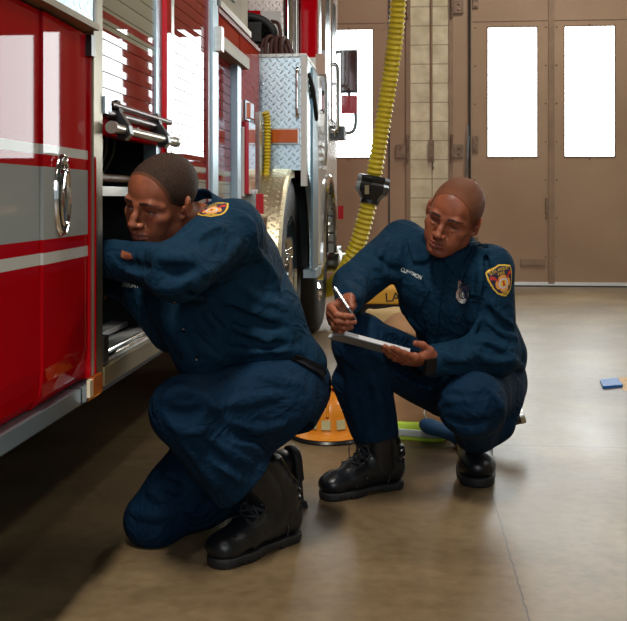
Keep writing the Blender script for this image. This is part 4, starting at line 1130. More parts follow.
def grid_poly(pts, mi=0, z=0., n=10):
    """Filled outline cut into a regular grid so it can follow a curved surface."""
    bm = poly_bm(pts, mi, z)
    xs = [p[0] for p in pts]; ys = [p[1] for p in pts]
    for i in range(1, n):
        x = min(xs) + (max(xs) - min(xs)) * i / n; y = min(ys) + (max(ys) - min(ys)) * i / n
        bmesh.ops.bisect_plane(bm, geom=bm.verts[:] + bm.edges[:] + bm.faces[:], plane_co=(x, 0, 0), plane_no=(1, 0, 0))
        bmesh.ops.bisect_plane(bm, geom=bm.verts[:] + bm.edges[:] + bm.faces[:], plane_co=(0, y, 0), plane_no=(0, 1, 0))
    return bm
def join_bm(bms):
    out = NB()
    for b in bms:
        me = bpy.data.meshes.new('j'); b.to_mesh(me); b.free(); out.from_mesh(me); bpy.data.meshes.remove(me)
    return out
def circle_pts(r, n=24, cx=0, cy=0): return [(cx + r * math.cos(2 * PI * k / n), cy + r * math.sin(2 * PI * k / n)) for k in range(n)]
def decal(name, pts, m, fr, b, lift, parent, n=10, thick=.001):
    bm = grid_poly(pts, 0, 0, n); cling(bm, fr, b, lift, thick=thick, maxe=9); return put(name, bm, m, parent)
def text_on(name, s, size, m, fr, b, lift, parent, width=None, bold=.0, arc=None, dy=0.):
    bm = text_bm(s, 1.0, bold)
    xs = [v.co.x for v in bm.verts]; ys = [v.co.y for v in bm.verts]; w = max(xs) - min(xs); h = max(ys) - min(ys); my = (max(ys) + min(ys)) / 2; mx = (max(xs) + min(xs)) / 2
    for v in bm.verts:
        v.co.x = (v.co.x - mx) * (width / w if width else size / h); v.co.y = (v.co.y - my) * size / h
        if arc:
            a = v.co.x / arc; rr = arc + v.co.y; v.co.x = rr * math.sin(a); v.co.y = rr * math.cos(a) - arc
        v.co.y += dy
    cling(bm, fr, b, lift, thick=0, maxe=.004)
    o = put(name, bm, m, parent); return o
def shield(h, w, grow=0.):
    """Outline of the sleeve patch."""
    pts = [(-.50, .34), (-.25, .44), (0, .50), (.25, .44), (.50, .34), (.49, .10), (.42, -.15), (.30, -.34), (.0 + .12, -.45), (0, -.49), (-.12, -.45), (-.30, -.34), (-.42, -.15), (-.49, .10)]
    return [(x * (w + grow), y * (h + grow)) for x, y in pts]
def sleeve_patch(parent, fr, b, h, w):
    root = decal('sleeve_patch', shield(h, w), m_p_gold, fr, b, .0016, parent, n=12); root['label'] = 'gold edged shield patch'
    decal('field', shield(h, w, -.008), m_p_navy, fr, b, .0026, root, n=12, thick=0)
    text_on('lettering', 'LOS ANGELES', .0088, m_p_gold, fr, b, .0032, root, width=w * .70, arc=.09, dy=h * .36, bold=.0)
    text_on('lettering', 'FIRE', .0088, m_p_gold, fr, b, .0032, root, width=w * .28, dy=h * .235, bold=.0)
    # cross-shaped seal
    k = h * .225; pts = []
    for i in range(32):
        a = 2 * PI * i / 32 + PI / 4; r = k * (1.0 + .16 * abs(math.cos(2 * a)) ** .5 * (1 if abs(math.cos(2 * a)) > .2 else 0) - .10 * (abs(math.sin(2 * a)) > .93))
        pts.append((r * math.cos(a), r * math.sin(a) - h * .08))
    decal('seal', pts, m_p_orange, fr, b, .0032, root, n=8, thick=0)
    decal('seal_ring', circle_pts(k * .74, 28, 0, -h * .08), m_p_pale, fr, b, .0037, root, n=6, thick=0)
    decal('seal_centre', circle_pts(k * .52, 28, 0, -h * .08), m_p_gold, fr, b, .0041, root, n=6, thick=0)
    decal('seal_mark', [(-k * .2, -h * .08 + k * .36), (k * .2, -h * .08 + k * .36), (k * .1, -h * .08 + k * .1), (k * .22, -h * .08 - k * .34), (-k * .22, -h * .08 - k * .34), (-k * .1, -h * .08 + k * .1)], m_p_red, fr, b, .0045, root, n=3, thick=0)
    for s in (-1, 1):
        x = s * w * .30; y = h * .17
        decal('axe', [(x - s * w * .02, y + h * .02), (x + s * w * .10, y + h * .06), (x + s * w * .13, y - h * .07), (x + s * w * .03, y - h * .06), (x - s * w * .12, y - h * .17), (x - s * w * .14, y - h * .15)], m_p_red, fr, b, .0034, root, n=4, thick=0)
    text_on('lettering', 'DEPARTMENT', .0075, m_p_gold, fr, b, .0032, root, width=w * .42, dy=-h * .385, bold=.02)
    return root
def button(parent, b, px, py, r=.0055):
    fr = frame_at(b, px, py, 1, 0, 3)
    if fr is None: return
    p, u, v, n = fr; bm = NB(); lathe(bm, p + n * .001, n, [(0, r), (.0018, r), (.0028, r * .85), (.0020, r * .55), (.0020, 0)], 14)
    put('button', bm, m_button, parent, smooth=True)
def strip_on(name, b, pts, w, m, parent, lift=.002, thick=.0015, n=6, stitch=False):
    """Band of width w metres laid over the surface through photo places."""
    P = []
    pl = spline([Vector((x, y, 0)) for x, y in pts], n)
    for q in pl:
        h, nn = hitpx(b, q.x, q.y)
        if h is None: continue
        if nn.dot(W(q.x, q.y, 1.) - h) < 0: nn = -nn
        if P and (h - P[-1][0]).length > .08: continue
        P.append((h, nn))
    if len(P) < 2: return None
    N = [sum((P[j][1] for j in range(max(0, i - 2), min(len(P), i + 3))), Vector()).normalized() for i in range(len(P))]
    bm = NB(); prev = None
    for i in range(len(P)):
        t = (P[min(i + 1, len(P) - 1)][0] - P[max(i - 1, 0)][0]).normalized(); s = N[i].cross(t).normalized()
        row = []
        for k in (-1, -.5, 0, .5, 1):
            q = P[i][0] + s * (k * w / 2); h = b.ray_cast(q + N[i] * .03, -N[i], .07)
            row.append(bm.verts.new((h[0] if h[0] is not None else q) + N[i] * lift))
        if prev:
            for k in range(4): bm.faces.new((prev[k], prev[k + 1], row[k + 1], row[k]))
        prev = row
    bmesh.ops.recalc_face_normals(bm, faces=bm.faces)
    bmesh.ops.solidify(bm, geom=bm.faces[:], thickness=thick)
    return put(name, bm, m, parent, smooth=True)

def boot(parent, M, T, S=1.0, bend=0., seed=0, shaft_tilt=0., shaft_side=0., h=.0036, shaft=.27):
    """Lace-up work boot. Local: y to the toe, z up, origin on the ground under the heel. bend lifts the heel about the ball."""
    M = np.array(M, float); T = np.array(T, float)
    f = Field((-.085, -.06 - abs(shaft_tilt) * .3, -.01), (.085, .32, .34), h); C, E = f.cap, f.ell
    tx, ty = shaft_side, shaft_tilt
    top = (tx * shaft, .030 + ty * shaft, shaft)
    E((0, .245, .046), (.047, .056, .036), k=0)                 # toe cap
    C((0, .19, .054), (0, .235, .046), .043, .038, k=.02)
    C((0, .035, .058), (0, .17, .056), .040, .043, k=.02)
    C((0, .085, .095), (0, .185, .066), .038, .034, k=.025)
    C((0, .030, .070), (0, .036, .125), .041, .043, k=.02)
    C((0, .044, .125), (tx * shaft, .052 + ty * shaft, shaft), .044, .050, k=.02)
    C((0, .088, .105), (tx * shaft, .104 + ty * shaft, shaft), .040, .043, k=.03)
    f.noise(.0020, 62, seed)
    # creases over the toes and at the ankle
    for y in (.165, .18, .197): C((-.04, y - .008, .060), (0, y, .108 - (y - .165) * .75), .0030, k=.007, op='-'); C((.04, y - .008, .060), (0, y, .108 - (y - .165) * .75), .0030, k=.007, op='-')
    for z in (.105, .128, .150):
        C((-.05, .03, z - .006), (0, -.018, z), .0045, k=.010, op='-'); C((.05, .03, z - .006), (0, -.018, z), .0045, k=.010, op='-')
    # raised seams: toe cap, heel counter, facings
    for s in (-1, 1):
        C((s * .046, .19, .030), (s * .030, .205, .075), .003, k=.004); C((s * .030, .205, .075), (0, .212, .089), .003, k=.004)
        C((s * .046, .075, .030), (s * .046, .060, .085), .003, k=.004); C((s * .046, .060, .085), (s * .030, .000, .110), .003, k=.004)
        P = [(s * .030, .190, .090), (s * .034, .160, .104), (s * .036, .138, .125), (s * .028 + tx * .18, .135 + ty * .18, .18), (s * .030 + tx * .25, .135 + ty * .25, shaft - .01)]
        for a, b in zip(P, P[1:]): C(a, b, .0042, k=.005)
    C((tx * shaft, -.018 + ty * shaft, shaft - .004), (tx * shaft + .0, .075 + ty * shaft, shaft - .002), .001, k=0)
    f.plane((tx * shaft, .03 + ty * shaft, shaft), (0, 0, 1))
    E((tx * shaft, .078 + ty * shaft, shaft + .01), (.040, .066, .04), k=.004, op='-')
    f.plane((0, 0, .014), (0, 0, -1))
    # sole
    g = Field((-.075, -.06, -.01), (.075, .32, .06), h)
    g.cap((0, .030, .016), (0, .10, .016), .041, .036, k=0); g.cap((0, .10, .016), (0, .20, .016), .036, .046, k=.02); g.cap((0, .20, .016), (0, .252, .016), .047, .046, k=.02)
    g.plane((0, 0, .024), (0, 0, 1)); g.plane((0, 0, .0), (0, 0, -1))
    g.rbox((0, .118, -.004), (.07, .030, .013), .004, op='-', k=.003)
    for y in list(np.arange(.165, .30, .017)) + [.0, .017, .034, .051]:
        for s in (-1, 1): g.rbox((s * .052, y, .003), (.010, .0030, .006), .002, op='-', k=.002)
    y0, z0 = .205, .010
    def tr(V):
        V = np.array(V, float); 
        if bend:
            y, z = V[:, 1], V[:, 2]; t = np.clip((y0 - y + .03) / .06, 0, 1); t = t * t * (3 - 2 * t); a = math.radians(bend) * t
            yy = y0 + (y - y0) * np.cos(a) + (z - z0) * -np.sin(a) * -1 * -1; zz = z0 + (z - z0) * np.cos(a) - (y - y0) * np.sin(a)
            V = np.stack([V[:, 0], yy, zz], 1)
        return (V * S) @ M.T + T
    V, Fc = f.mesh(1)
    bo = solid('boot', [(tr(V), Fc)], m_leather, parent)
    V2, F2 = g.mesh(0); solid('sole', [(tr(V2), F2)], m_sole, bo)
    def march(o, d):
        o = np.array(o, float); d = np.array(d, float) / np.linalg.norm(d)
        for _ in range(200):
            s = f.sample(o)
            if s < .0004: return o
            o = o + d * min(max(s * .8, .0008), .01)
        return None
    # laces: crossing between two rows of eyelets
    rows = [(.172, .2), (.150, .2), (.130, .22), (.118, .25)] ; L = []; R = []
    def path(t):
        a = [(.190, .09), (.172, .104), (.156, .120), (.145, .140), (.140, .160), (.138, .180), (.136, .200)]
        i = min(int(t), len(a) - 2); w = t - i; return a[i][0] * (1 - w) + a[i + 1][0] * w, a[i][1] * (1 - w) + a[i + 1][1] * w
    rg = random.Random(seed)
    laces = NB(); eyl = []
    for k in range(7):
        y, z = path(k * .999); side = []
        for s in (-1, 1):
            x = s * .032 + (tx * z if z > .13 else 0); oy = y + (ty * z if z > .13 else 0)
            p = march((x, oy + .07, z + .05), (0, -1, -.72))
            side.append(p)
            if p is not None:
                q = tr([p, p + np.array((0, .003, .003))]); n = Vector(q[1] - q[0]); eb = NB(); eyl.append(eb); lathe(eb, Vector(q[0]), n, [(0, .0042), (.0016, .0042), (.0020, .0026), (.0008, .0016), (.0008, 0)], 10)
        L.append(side[0]); R.append(side[1])
    for k in range(6):
        for A, B in ((L, R), (R, L)):
            if A[k] is None or B[k + 1] is None: continue
            m_ = (A[k] + B[k + 1]) / 2 + np.array((0, .008, .005)); q = tr([A[k] + np.array((0, .002, .002)), m_, B[k + 1] + np.array((0, .002, .002))])
            tube(laces, spline([Vector(x) for x in q], 4), .0034 * S, 6)
        if L[k] is not None and R[k] is not None and k % 2 == 0:
            m_ = (L[k] + R[k]) / 2 + np.array((0, .007, .003)); q = tr([L[k] + np.array((0, .002, .002)), m_, R[k] + np.array((0, .002, .002))]); tube(laces, spline([Vector(x) for x in q], 4), .0034 * S, 6)
    # loose bow
    if L[4] is not None:
        c = (L[4] + R[4]) / 2 + np.array((0, .010, .004))
        for s in (-1, 1):
            q = tr([c, c + np.array((s * .02, .016, -.004)), c + np.array((s * .034, .012, -.030)), c + np.array((s * .026, .014, -.052))]); tube(laces, spline([Vector(x) for x in q], 5), .0020 * S, 6)
    put('laces', laces, m_lace, bo, smooth=True)
    for eb in eyl: put('eyelet', eb, m_eyelet, bo, smooth=True)
    return bo

def axes_from(fwd, up):
    """Columns side, forward, up for a local frame with y forward and z up."""
    y = Vector(fwd).normalized(); z = Vector(up); z = (z - y * z.dot(y)).normalized(); x = y.cross(z)
    return np.array([[x[i], y[i], z[i]] for i in range(3)])
def V_(p): return np.array(tuple(p), float)
# ================================================================ the man crouching with the notepad
def man_writing():
    hM = rotm(155.8, -14.1, -21.4); hT = V_(W(453.5, 216.6, 2.95)); hS = .985
    # ---- joints
    shL, shR = W(488, 271, 3.00), W(403, 246, 3.14); elL, elR = W(494, 350, 3.0), W(354, 284, 2.99); wrL, wrR = W(430, 361.5, 2.84), W(349, 303, 2.80)
    hipL, hipR = W(492, 385, 3.24), W(446, 385, 3.27); knL, knR = W(471, 404, 2.88), W(360, 343, 2.95); anL, anR = W(478, 442, 3.18), W(381, 450, 3.06)
    pel = W(474, 375, 3.27); abd = W(464, 335, 3.19); che = W(449, 288, 3.12); nb = W(449, 246, 3.06)
    # ---- body: head, neck, trunk, limbs and hands
    hf = head_field(hM, hT, hS, lids=.18, jaw=.94)
    nk = hT + hM @ np.array((0, -.022, -.055)); n2 = V_(nb)
    hf.frame(); hf.cap(nk, n2, .052, .058, k=.02); hf.cap(hT + hM @ np.array((0, .02, -.08)), n2 + np.array((0, -.02, .01)), .034, .040, k=.02)
    hm = hf.mesh(1)
    tf = Field(V_(W(330, 500, 2.6)) - .12, V_(W(520, 215, 3.45)) + .15, .010)
    lo = np.min([V_(p) for p in (shL, shR, elL, elR, wrL, wrR, hipL, hipR, knL, knR, anL, anR, nb)], axis=0) - .12; hi = np.max([V_(p) for p in (shL, shR, elL, elR, wrL, wrR, hipL, hipR, knL, knR, anL, anR, nb)], axis=0) + .12
    tf = Field(lo, hi, .010)
    for a, b, r1, r2 in ((pel, abd, .10, .095), (abd, che, .095, .11), (che, nb, .10, .05), (shL, elL, .042, .036), (elL, wrL, .036, .026), (shR, elR, .042, .036), (elR, wrR, .036, .026),
                         (hipL, knL, .06, .045), (hipR, knR, .06, .045), (knL, anL, .042, .035), (knR, anR, .042, .035), (che, shL, .07, .045), (che, shR, .07, .045)): tf.cap(V_(a), V_(b), r1, r2, k=.03)
    tm = tf.mesh(1)
    # right hand round the pen
    wr = V_(wrR)
    hh = Field(wr - .17, wr + .13, .0019)
    kn = V_(W(332, 315, 2.74)); tips = hand_field(hh, wr, kn - wr, (.74, -.42, -.22), (0, 0, 1),
        [(58, 48, 22), (60, 50, 25), (52, 52, 30), (44, 44, 24)], [(.010, .018, .008), (.030, .036, .022), (.048, .040, .038), (.061, .033, .053)], S=.92)
    hhm = hh.mesh(1)
    wl = V_(wrL); hl = Field(wl - .2, wl + .12, .0019)
    kl = V_(W(397, 356.5, 2.76)); tipsL = hand_field(hl, wl, kl - wl, (.0, .42, .9), (0, -1, .35),
        [(7, 6, 4), (8, 8, 5), (7, 10, 6), (6, 12, 8)], [(.012, .020, .008), (.036, .036, .022), (.062, .034, .036), (.086, .028, .040)], S=.95)
    hlm = hl.mesh(1)
    parts = [hm, tm, hhm, hlm]; tint = np.concatenate([head_tint(hm[0], hM, hT, hS)] + [np.zeros(len(q[0])) for q in parts[1:]])
    base = W(430, 470, 3.1); man = solid('person', parts, m_skin, None, tint, origin=(base.x, base.y, 0))
    tag(man, 'shaven-headed man in navy uniform crouching on both boots and writing on a notepad', 'person', 'men in navy uniforms')
    del man['group']
    q = hair_field(hM, hT, hS, line=.060).mesh(1); ht = hair_tint(q[0], hM, hT, hS, .060, .030) * .28
    solid('hair', [q], m_hair, man, ht)
    eyes(hM, hT, hS, man, (-.1, 1, -.75))
    # ---- shirt
    pts = np.array([V_(p) for p in (shL, shR, elL, elR, wrL, wrR, abd, nb, pel)]); f = Field(pts.min(0) - .15, pts.max(0) + .13, .0045)
    R = axes_from(che - shL.lerp(shR, .5) if 0 else (shR - shL).cross(Vector((0, 0, 1))) * -1, (0, 0, 1))
    fw = (shR - shL).normalized().cross(Vector((0, 0, 1))); fw = fw if fw.y < 0 else -fw; R = axes_from(fw, Vector(abd - che) * -1)
    f.ell(V_(che) + np.array((0, .0, -.005)), (.165, .118, .17), R=R, k=0)
    f.ell(V_(abd), (.158, .125, .15), R=R, k=.05)
    f.ell(V_(pel) + np.array((.0, .0, .04)), (.168, .145, .12), R=R, k=.05)
    f.cap(V_(che) + V_(fw) * .05 + np.array((0, 0, .03)), V_(abd) + V_(fw) * .05, .085, .085, k=.05)
    for s in (shL, shR): f.cap(V_(nb) + np.array((0, 0, -.035)), V_(s), .058, .064, k=.05)
    f.cap(V_(shL), V_(elL), .079, .066, k=.03); f.cap(V_(elL), V_(wrL) , .062, .044, k=.02)
    f.cap(V_(shR), V_(elR), .077, .064, k=.03); f.cap(V_(elR), V_(wrR) + (V_(elR) - V_(wrR)) * .12, .060, .042, k=.02)
    f.ell(V_(elL) + np.array((.012, .0, -.01)), (.062, .06, .07), k=.03)
    f.cap(V_(W(510, 352, 3.2)), V_(W(497, 330, 3.22)), .05, .06, k=.04)     # bloused back
    f.ell(V_(nb) + np.array((0, .03, -.01)), (.075, .06, .05), k=.03)
    f.ell(V_(W(418, 280, 3.10)), (.070, .07, .075), k=.04)
    # folds, placed where the photo shows them
    K = f.crease
    for p in ([(372, 262), (385, 275), (400, 280)], [(360, 270), (372, 285), (385, 290)], [(345, 282), (352, 292), (360, 300)], [(388, 240), (380, 252), (378, 268)],
              [(400, 300), (408, 315), (420, 330)], [(413, 340), (428, 345), (445, 340)], [(455, 345), (470, 335), (480, 318)], [(450, 362), (470, 355), (490, 340)],
              [(490, 300), (500, 315), (512, 325)], [(488, 320), (502, 332), (516, 338)], [(480, 335), (496, 345), (512, 350)], [(470, 350), (488, 360), (505, 362)],
              [(440, 352), (455, 360), (470, 364)], [(450, 372), (470, 372), (490, 374)], [(478, 252), (482, 275), (480, 300)], [(505, 355), (515, 362), (524, 368)], [(465, 240), (478, 250), (490, 252)]):
        K(p, r=.0085, k=.016, sink=.35)
    for p in ([(378, 258), (392, 268), (404, 270)], [(395, 292), (404, 312), (415, 330)], [(484, 308), (498, 322), (514, 331)], [(476, 342), (494, 353), (512, 357)], [(484, 245), (487, 272), (484, 300)],
              [(356, 280), (366, 292), (378, 297)], [(445, 366), (465, 366), (488, 367)]):
        K(p, r=.007, k=.014, sink=.3, op='-')
    f.noise(.0022, 28, 3)
    # openings at neck and cuffs
    ud = V_(nb) - V_(che); f.cap(V_(nb) + np.array((0, -.01, .0)), V_(nb) + np.array((-.0, -.03, .09)), .058, .066, k=.008, op='-')
    shirt = solid('shirt', [f.mesh(2)], m_shirt, man)
    b = bvh_of(shirt)
    # cuffs
    def cuff(w, e, r, name='cuff'):
        d = (e - w).normalized(); bm = NB(); lathe(bm, w + d * .0, d, [(.0, r - .004), (-.004, r - .001), (-.002, r + .002), (.05, r + .006), (.054, r + .002), (.05, r - .004)], 28); return put(name, bm, m_shirt, shirt, smooth=True)
    cuff(wrL.lerp(elL, .03), elL, .037); cuff(wrR.lerp(elR, .10), elR, .036)
    # collar: a stand and two turned-down points
    def collar(c, up, front, parent, r=.062, gap=26, tip=.052, tilt=.0):
        up = Vector(up).normalized(); fr_ = Vector(front); fr_ = (fr_ - up * fr_.dot(up)).normalized(); sd = up.cross(fr_); bm = NB(); prev = None; n = 40
        for k in range(n + 1):
            a = math.radians(gap + (360 - 2 * gap) * k / n); d = fr_ * math.cos(a) + sd * math.sin(a); front_w = max(0, math.cos(a)) ** 2
            drop = .030 + tip * front_w ** 1.5; out = .020 + .012 * front_w
            row = [bm.verts.new(c + d * (r * .98) + up * (-.012 - .02 * front_w)), bm.verts.new(c + d * (r * 1.0) + up * (.018 - .024 * front_w)), bm.verts.new(c + d * (r * 1.06) + up * (.021 - .024 * front_w)),
                   bm.verts.new(c + d * (r + out * .6) + up * (.006 - drop * .45)), bm.verts.new(c + d * (r + out) + up * (.004 - drop))]
            if prev:
                for i in range(4): bm.faces.new((prev[i], row[i], row[i + 1], prev[i + 1]))
            prev = row
        bmesh.ops.recalc_face_normals(bm, faces=bm.faces); bmesh.ops.solidify(bm, geom=bm.faces[:], thickness=.003)
        return put('collar', bm, m_shirt, parent, smooth=True)
    collar(nb + Vector((-.003, -.022, .032)), (V_(nk) - V_(che)) * np.array((.6, .8, 1)), fw, shirt, r=.064)
    pix_decal('collar_wing', [(441, 255), (459, 249), (476, 233), (481, 243), (470, 262), (460, 277), (449, 266)], m_shirt, b, .011, shirt, thick=.006)
    pix_decal('collar_wing', [(436, 256), (424, 246), (414, 236), (410, 245), (414, 262), (425, 262)], m_shirt, b, .011, shirt, thick=.006)
    # placket, buttons, pockets, badge, name tape, patch
    strip_on('placket', b, [(440, 262), (437, 285), (434, 312), (432, 335), (430, 348)], .036, m_shirt, shirt, lift=.0035, thick=.003)
    for x, y in ((437.5, 285), (435, 311), (432.5, 336.5)): button(shirt, b, x, y)
    fr = frame_at(b, 463, 296, 1, .16, 6)
    pk = decal('pocket', [(-.055, .055), (.055, .055), (.055, -.055), (.045, -.068), (-.045, -.068), (-.055, -.055)], m_shirt, fr, b, .0022, shirt, n=8, thick=.0015)
    decal('pocket_flap', [(-.057, .058), (.057, .058), (.057, .028), (.0, .012), (-.057, .028)], m_shirt, fr, b, .0062, pk, n=8, thick=.003)
    button(pk, b, 459, 319, .0048)
    fr = frame_at(b, 412, 294, 1, .36, 6)
    pk = decal('pocket', [(-.040, .050), (.040, .050), (.040, -.050), (-.040, -.050)], m_shirt, fr, b, .0022, shirt, n=8, thick=.003)
    decal('pocket_flap', [(-.042, .052), (.042, .052), (.042, .022), (.0, .010), (-.042, .022)], m_shirt, fr, b, .0042, pk, n=8, thick=.0015)
    fr = frame_at(b, 411.5, 273.5, 1, .42, 9); text_on('name_tape', 'CLINGMON', .0125, m_silverthread, fr, b, .0022, shirt, width=.068, bold=.015)
    fr = frame_at(b, 465.5, 291, 1, .1, 5)
    bd = decal('badge', [(0, .034), (.012, .030), (.022, .033), (.020, .016), (.017, .006), (.021, -.004), (.019, -.020), (.010, -.030), (0, -.034), (-.010, -.030), (-.019, -.020), (-.021, -.004), (-.017, .006), (-.020, .016), (-.022, .033), (-.012, .030)], m_silver, fr, b, .0120, shirt, n=4, thick=.003)
    decal('badge_seal', circle_pts(.011, 20, 0, -.010), m_p_navy, fr, b, .0150, bd, n=3, thick=.0015); decal('badge_seal', circle_pts(.0075, 20, 0, -.010), m_silver, fr, b, .0160, bd, n=3, thick=.0015)
    decal('badge_bar', [(-.015, .020), (.015, .020), (.013, .010), (-.013, .010)], m_p_navy, fr, b, .0150, bd, n=2, thick=.001)
    fr = frame_at(b, 502.5, 280.5, 1, -.24, 6); sleeve_patch(shirt, fr, b, .098, .082)
    # ---- trousers
    pts = np.array([V_(p) for p in (hipL, hipR, knL, knR, anL, anR)]); f = Field(pts.min(0) - .14, pts.max(0) + np.array((.14, .17, .12)), .0045)
    f.ell(V_(pel) + np.array((0, .01, -.015)), (.172, .150, .125), R=R, k=0)
    f.cap(V_(hipR), V_(knR), .105, .080, k=.04); f.cap(V_(hipL), V_(knL), .105, .084, k=.03)
    f.ell(V_(knR), (.074, .076, .082), k=.03); f.ell(V_(knL) + np.array((0, -.005, .0)), (.094, .08, .086), k=.03)
    f.cap(V_(knR), V_(anR), .076, .064, k=.03); f.cap(V_(W(350, 380, 2.99)), V_(W(368, 425, 3.02)), .055, .058, k=.03)
    f.cap(V_(knL), V_(anL), .080, .064, k=.03); f.cap(V_(W(505, 395, 3.15)), V_(W(500, 425, 3.12)), .055, .05, k=.04)
    K = f.crease
    for p in ([(345, 365), (350, 395), (356, 425)], [(372, 375), (380, 400), (386, 425)], [(395, 372), (415, 385), (432, 392)], [(385, 352), (405, 362), (425, 372)], [(375, 325), (392, 335), (408, 340)],
              [(440, 395), (455, 390), (475, 392)], [(438, 408), (450, 400), (470, 402)], [(442, 425), (460, 432), (485, 430)], [(450, 438), (470, 442), (492, 436)], [(495, 395), (502, 412), (500, 430)], [(480, 385), (492, 400), (495, 418)],
              [(365, 345), (380, 360), (388, 378)], [(342, 345), (348, 360), (360, 368)]):
        K(p, r=.0085, k=.016, sink=.35)
    for p in ([(360, 368), (368, 395), (374, 428)], [(390, 362), (410, 375), (430, 384)], [(446, 418), (465, 424), (488, 420)], [(488, 392), (496, 410), (494, 428)], [(400, 350), (420, 360), (436, 366)]):
        K(p, r=.008, k=.014, sink=.3, op='-')
    f.noise(.0022, 26, 5)
    f.plane(V_(W(372, 439, 3.03)), V_(W(375, 452, 3.03) - W(373, 438, 3.03)) + np.array((.0, 0, 0)), near=.13)
    f.plane(V_(W(478, 442, 3.12)), V_(Vector((0, .30, -1))), near=.22)
    f.cap(V_(W(374, 446, 3.03)), V_(W(372, 430, 3.03)), .053, .05, k=.004, op='-'); f.cap(V_(W(478, 452, 3.20)), V_(W(478, 440, 3.18)), .050, .048, k=.004, op='-')
    tr = solid('trousers', [f.mesh(2)], m_pants, man); bt = bvh_of(tr)
    # ---- boots
    toe, heel = Vector((*G(320, 500.5), 0)), Vector((*G(400, 486), 0)); d = (toe - heel).normalized()
    M = axes_from(d, (0, 0, 1)); boot(man, M, V_(toe) - V_(d) * .286 + np.array((0, 0, .001)), .95, 0, 1, shaft_tilt=.10, shaft=.20)
    bl = Vector((*G(477.5, 488), 0)); dn = Vector((-.02, -1, 0)).normalized(); M = axes_from(dn, (0, 0, 1))
    boot(man, M, V_(bl) - V_(dn) * .355 + np.array((0, 0, .001)), 1.22, 27, 2, shaft_tilt=.35, shaft=.2)
    f = Field(V_(anR) - .14, V_(anR) + .14, .006); f.cap(V_(anR) - np.array((0, 0, .05)), V_(anR.lerp(knR, .16)), .044, .048, k=0); solid('sock', [f.mesh(1)], m_leather, man)
    # pull tab on the boot shaft
    # ---- watch
    d = (elL - wrL).normalized(); c = wrL - d * .034; bm = NB(); lathe(bm, c, d, [(-.012, .031), (-.012, .034), (.012, .036), (.012, .033)], 28); wt = put('watch', bm, mat('black_watch_strap', (.004, .004, .005), rough=.5, spec=.2), man, smooth=True); wt['label'] = 'black square smart watch'
    sd = Vector((0, -1, -.12)); sd = (sd - d * sd.dot(d)).normalized(); bm = NB(); obox(bm, c + sd * .036, d, sd.cross(d), sd, .020, .022, .006); put('watch_face', bm, mat('watch_glass', (.004, .004, .005), rough=.4, spec=.3), wt, bevel=.005, seg=3)
    return man, tips, tipsL
MAN2, TIPS_R, TIPS_L = man_writing()
# ---- pen and pad
pa, pb = W(334.5, 287, 2.745), W(357, 322, 2.692)
pd = (pb - pa).normalized(); PEN = empty('ballpoint_pen', tuple(pa.lerp(pb, .5)), 'slim silver ballpoint pen held in the crouching man\'s fingers over the pad', 'pen')
L = (pb - pa).length
bm = NB(); lathe(bm, pa, pd, [(0, 0), (0, .0038), (.01, .0045), (L * .62, .0048), (L * .62, .0044)], 14); put('barrel', bm, mat('pen_silver', (.62, .63, .66), rough=.25, metal=.9), PEN, smooth=True)
bm = NB(); lathe(bm, pa, pd, [(L * .62, .0047), (L * .88, .0047), (L * .96, .0028), (L * .99, .0012), (L, 0)], 14); put('grip', bm, mat('pen_grip', (.05, .05, .055), rough=.4), PEN, smooth=True)
bm = NB(); s = pd.orthogonal().normalized(); tube(bm, [pa + s * .004 + pd * .004, pa + s * .008 + pd * .006, pa + s * .007 + pd * .04], .0012, 6); put('clip', bm, m_chrome, PEN)
# notepad: near edge raised towards the viewer
A, B = W(345, 333, 2.70), W(410, 350.5, 2.755); far = W(342, 340.5, 2.83) - W(345.5, 334, 2.70)
ax = (B - A).normalized(); ay = (far - ax * far.dot(ax)).normalized(); az = ax.cross(ay); az = az if az.z > 0 else -az
c = A.lerp(B, .5) + ay * .062; PAD = empty('notepad', tuple(c), 'white paper notepad with a grey back cover held over the raised knee', 'notepad')
hl = (B - A).length / 2
bm = NB(); obox(bm, c, ax, ay, az, hl, .062, .0050); put('pages', bm, mat('paper', (.75, .76, .78), rough=.6), PAD, bevel=.001)
bm = NB(); obox(bm, c - az * .0062, ax, ay, az, hl + .002, .064, .0011); put('back_cover', bm, mat('grey_card', (.28, .31, .35), rough=.5), PAD)
